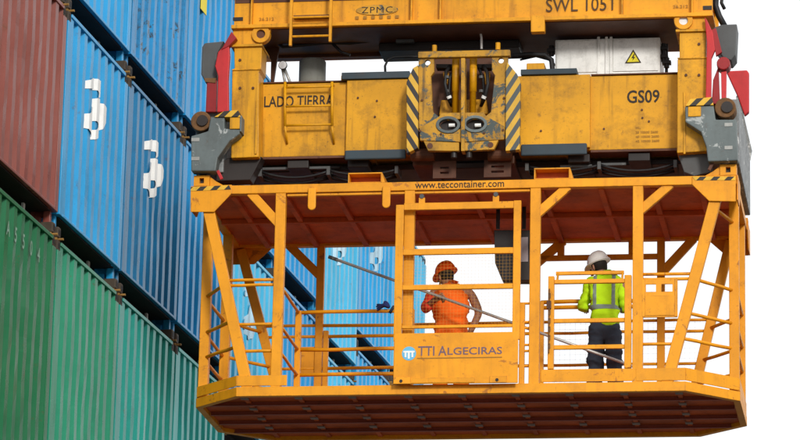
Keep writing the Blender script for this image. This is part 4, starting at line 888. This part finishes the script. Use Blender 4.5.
# ---- worker in orange, half turned away, left hand on the rod
OX, OYP = ax(448, 412, 1.3), 1.42
w2 = hung('person', 'worker in orange vest and helmet behind the mesh door, holding the long steel rod', 'person', (OX, OYP, DECK))
HD = V((-.075, .02, 1.60))
pts = [V((0, 0, .93)), V((0, -.02, 1.10)), V((0, -.03, 1.30)), V((-.03, -.02, 1.48)), V((-.045, .0, 1.535)), V((-.065, .01, 1.58)), HD + V((0, 0, .07))]
edg = [(i, i + 1) for i in range(6)]; rad = [(.11, .08), (.12, .09), (.165, .12), (.09, .08), (.065, .065), (.078, .088), (.072, .084)]
WR_, WL_ = V((-.135, -.35, 1.265)), V((.235, -.05, .965))
limb(pts, edg, rad, 2, [V((-.205, -.02, 1.44)), V((-.28, -.14, 1.21)), WR_], [.062, .046, .034]); hand_chain(pts, edg, rad, WR_, (.75, -.45, .15), (-.2, -.5, .8), (.3, -.3, .8), .8)
limb(pts, edg, rad, 2, [V((.21, -.02, 1.44)), V((.325, .0, 1.19)), WL_], [.066, .050, .036]); hand_chain(pts, edg, rad, WL_, (-.25, -.35, -.9), (.9, -.2, -.3), (0, -1, 0), .6)
for s in (-1, 1): limb(pts, edg, rad, 0, [V((s * .09, 0, .82)), V((s * .11, -.02, .47)), V((s * .13, .01, .09)), V((s * .14, .12, .04))], [.066, .048, .038, .034])
skin('body', pts, edg, rad, M['skin_dark'], w2, 2)
p, e, r = legs(((-.11, -.03, -.135, .01), (.11, -.03, .135, .01)), 0); skin('trousers', p, e, r, M['vest'], w2, 3, .02, 5)
jp = [V((0, .0, .84)), V((0, -.01, .98)), V((0, -.02, 1.12)), V((-.003, -.035, 1.31)), V((-.012, -.03, 1.44)), V((-.035, -.015, 1.525))]
je = [(i, i + 1) for i in range(5)]; jr = [(.215, .155), (.21, .15), (.21, .15), (.235, .16), (.19, .13), (.095, .09)]
limb(jp, je, jr, 3, [V((-.195, -.02, 1.43))], [.088]); limb(jp, je, jr, 3, [V((.19, -.02, 1.43))], [.088])
skin('vest', jp, je, jr, M['vest'], w2, 3, .034, 4)
skin('sleeve', [V((-.205, -.02, 1.43)), V((-.268, -.11, 1.25)), V((-.275, -.16, 1.20)), V((-.20, -.27, 1.22))], [(0, 1), (1, 2), (2, 3)], [.074, .066, .062, .054], M['redcloth'], w2, 2, .010, 6)
HR = Euler((R(-16), R(-4), R(48)), 'XYZ')
helmet(w2, HD + V((0, .012, .075)), HR, M['helmet_o']); head_bits(w2, HD, HR, M['skin_dark'])
hm = MB(); hm.tube([V((0, -.02, .075)), V((0, -.03, .03)), V((0, -.022, -.02)), V((0, -.006, -.05))], [.088, .090, .078, .05], 16); pbuild(hm, 'hair', M['hair'], w2, Matrix.Translation(HD) @ HR.to_matrix().to_4x4())
for s in (-1, 1): mb = MB(); mb.tube([V((s * .13, -.07, .05)), V((s * .135, .02, .06)), V((s * .14, .12, .045)), V((s * .14, .19, .035))], [.042, .052, .045, .026], 12); pbuild(mb, 'boot', M['boot'], w2)

# ---- loose things in the cage
pL, pM = at(333.5, 258.5, 1.10), at(624, 363, .80)
dr = (pM - pL); pR = pM + dr * ((pM.z - DECK - .02) / -dr.z)
rod = hung('lashing_rod', 'long straight grey steel rod slanting down through the cage in front of both workers', 'rod', (pR.x, pR.y, DECK))
MB().tube([pL, pR], .0165, 10).build('rod_shaft', M['steel'], rod, smooth=True)
u = dr.normalized(); MB().tube([pL - u * .06, pL + u * .05], .021, 10).build('rod_end', M['greydk'], rod, smooth=False)
gp = at(387, 307, 1.3)
gl = hung('work_glove', 'dark blue work glove hooked on the inner rail beside the left door edge', 'glove', gp + V((0, -.01, -.09)))
gpts = [gp + V((.04, -.035, -.02)), gp + V((-.01, -.04, .02)), gp + V((-.06, -.035, .0))]; ge = [(0, 1), (1, 2)]; gr_ = [(.045, .02), (.05, .022), (.04, .02)]
for k in range(4): i = len(gpts); gpts += [gp + V((-.09, -.035, .025 - .02 * k)), gp + V((-.125 + .008 * abs(k - 1), -.03, .02 - .022 * k))]; ge += [(2, i), (i, i + 1)]; gr_ += [.011, .010]
gpts.append(gp + V((-.02, -.04, .06))); ge.append((1, len(gpts) - 1)); gr_.append(.012); gpts.append(gp + V((.0, .0, .045))); ge.append((1, len(gpts) - 1)); gr_.append(.02)
o = skin('glove_shell', [q - OFF[gl.name] for q in gpts], ge, gr_, M['glove'], gl, 2)
MB().tube([gp + V((.05, -.035, -.03)), gp + V((.075, -.03, -.045))], [.05, .052], 12).build('cuff', M['trousers'], gl, smooth=True)

# ================================================================== sky and sun
SUN_EL, SUN_AZ = R(21), R(166)                       # azimuth clockwise from +Y: behind and to the right of the camera
w = bpy.data.worlds.new('World'); S.world = w; w.use_nodes = True; nt = w.node_tree; bg = nt.nodes['Background']
sky = nt.nodes.new('ShaderNodeTexSky'); sky.sky_type = 'NISHITA'; sky.sun_disc = False; sky.sun_elevation = SUN_EL; sky.sun_rotation = SUN_AZ; sky.dust_density = 4; sky.air_density = 1.2
tc = nt.nodes.new('ShaderNodeTexCoord'); nz = nt.nodes.new('ShaderNodeTexNoise'); nz.inputs['Scale'].default_value = 2.2; nz.inputs['Detail'].default_value = 6
nt.links.new(tc.outputs['Generated'], nz.inputs['Vector'])
cr = nt.nodes.new('ShaderNodeMapRange'); cr.inputs[1].default_value = .3; cr.inputs[2].default_value = .7; cr.inputs[3].default_value = .90; cr.inputs[4].default_value = .985; nt.links.new(nz.outputs['Fac'], cr.inputs[0])
mx = nt.nodes.new('ShaderNodeMix'); mx.data_type = 'RGBA'; nt.links.new(cr.outputs[0], mx.inputs[0]); nt.links.new(sky.outputs[0], mx.inputs[6]); mx.inputs[7].default_value = (10.6, 10.8, 11.0, 1)
nt.links.new(mx.outputs[2], bg.inputs['Color']); bg.inputs['Strength'].default_value = .10
sl = bpy.data.lights.new('sun', 'SUN'); sl.energy = 2.2; sl.angle = R(10); sl.color = (1, .97, .92); so = bpy.data.objects.new('sun', sl); COL.objects.link(so)
sd = Vector((math.sin(SUN_AZ) * math.cos(SUN_EL), math.cos(SUN_AZ) * math.cos(SUN_EL), math.sin(SUN_EL)))
so.rotation_euler = sd.to_track_quat('Z', 'Y').to_euler()
S.view_settings.view_transform = 'Standard'; S.view_settings.look = 'None'; S.view_settings.exposure = 0.12; S.view_settings.gamma = 1.0
S.view_settings.use_curve_mapping = False
S.render.engine = 'CYCLES'; S.cycles.max_bounces = 8
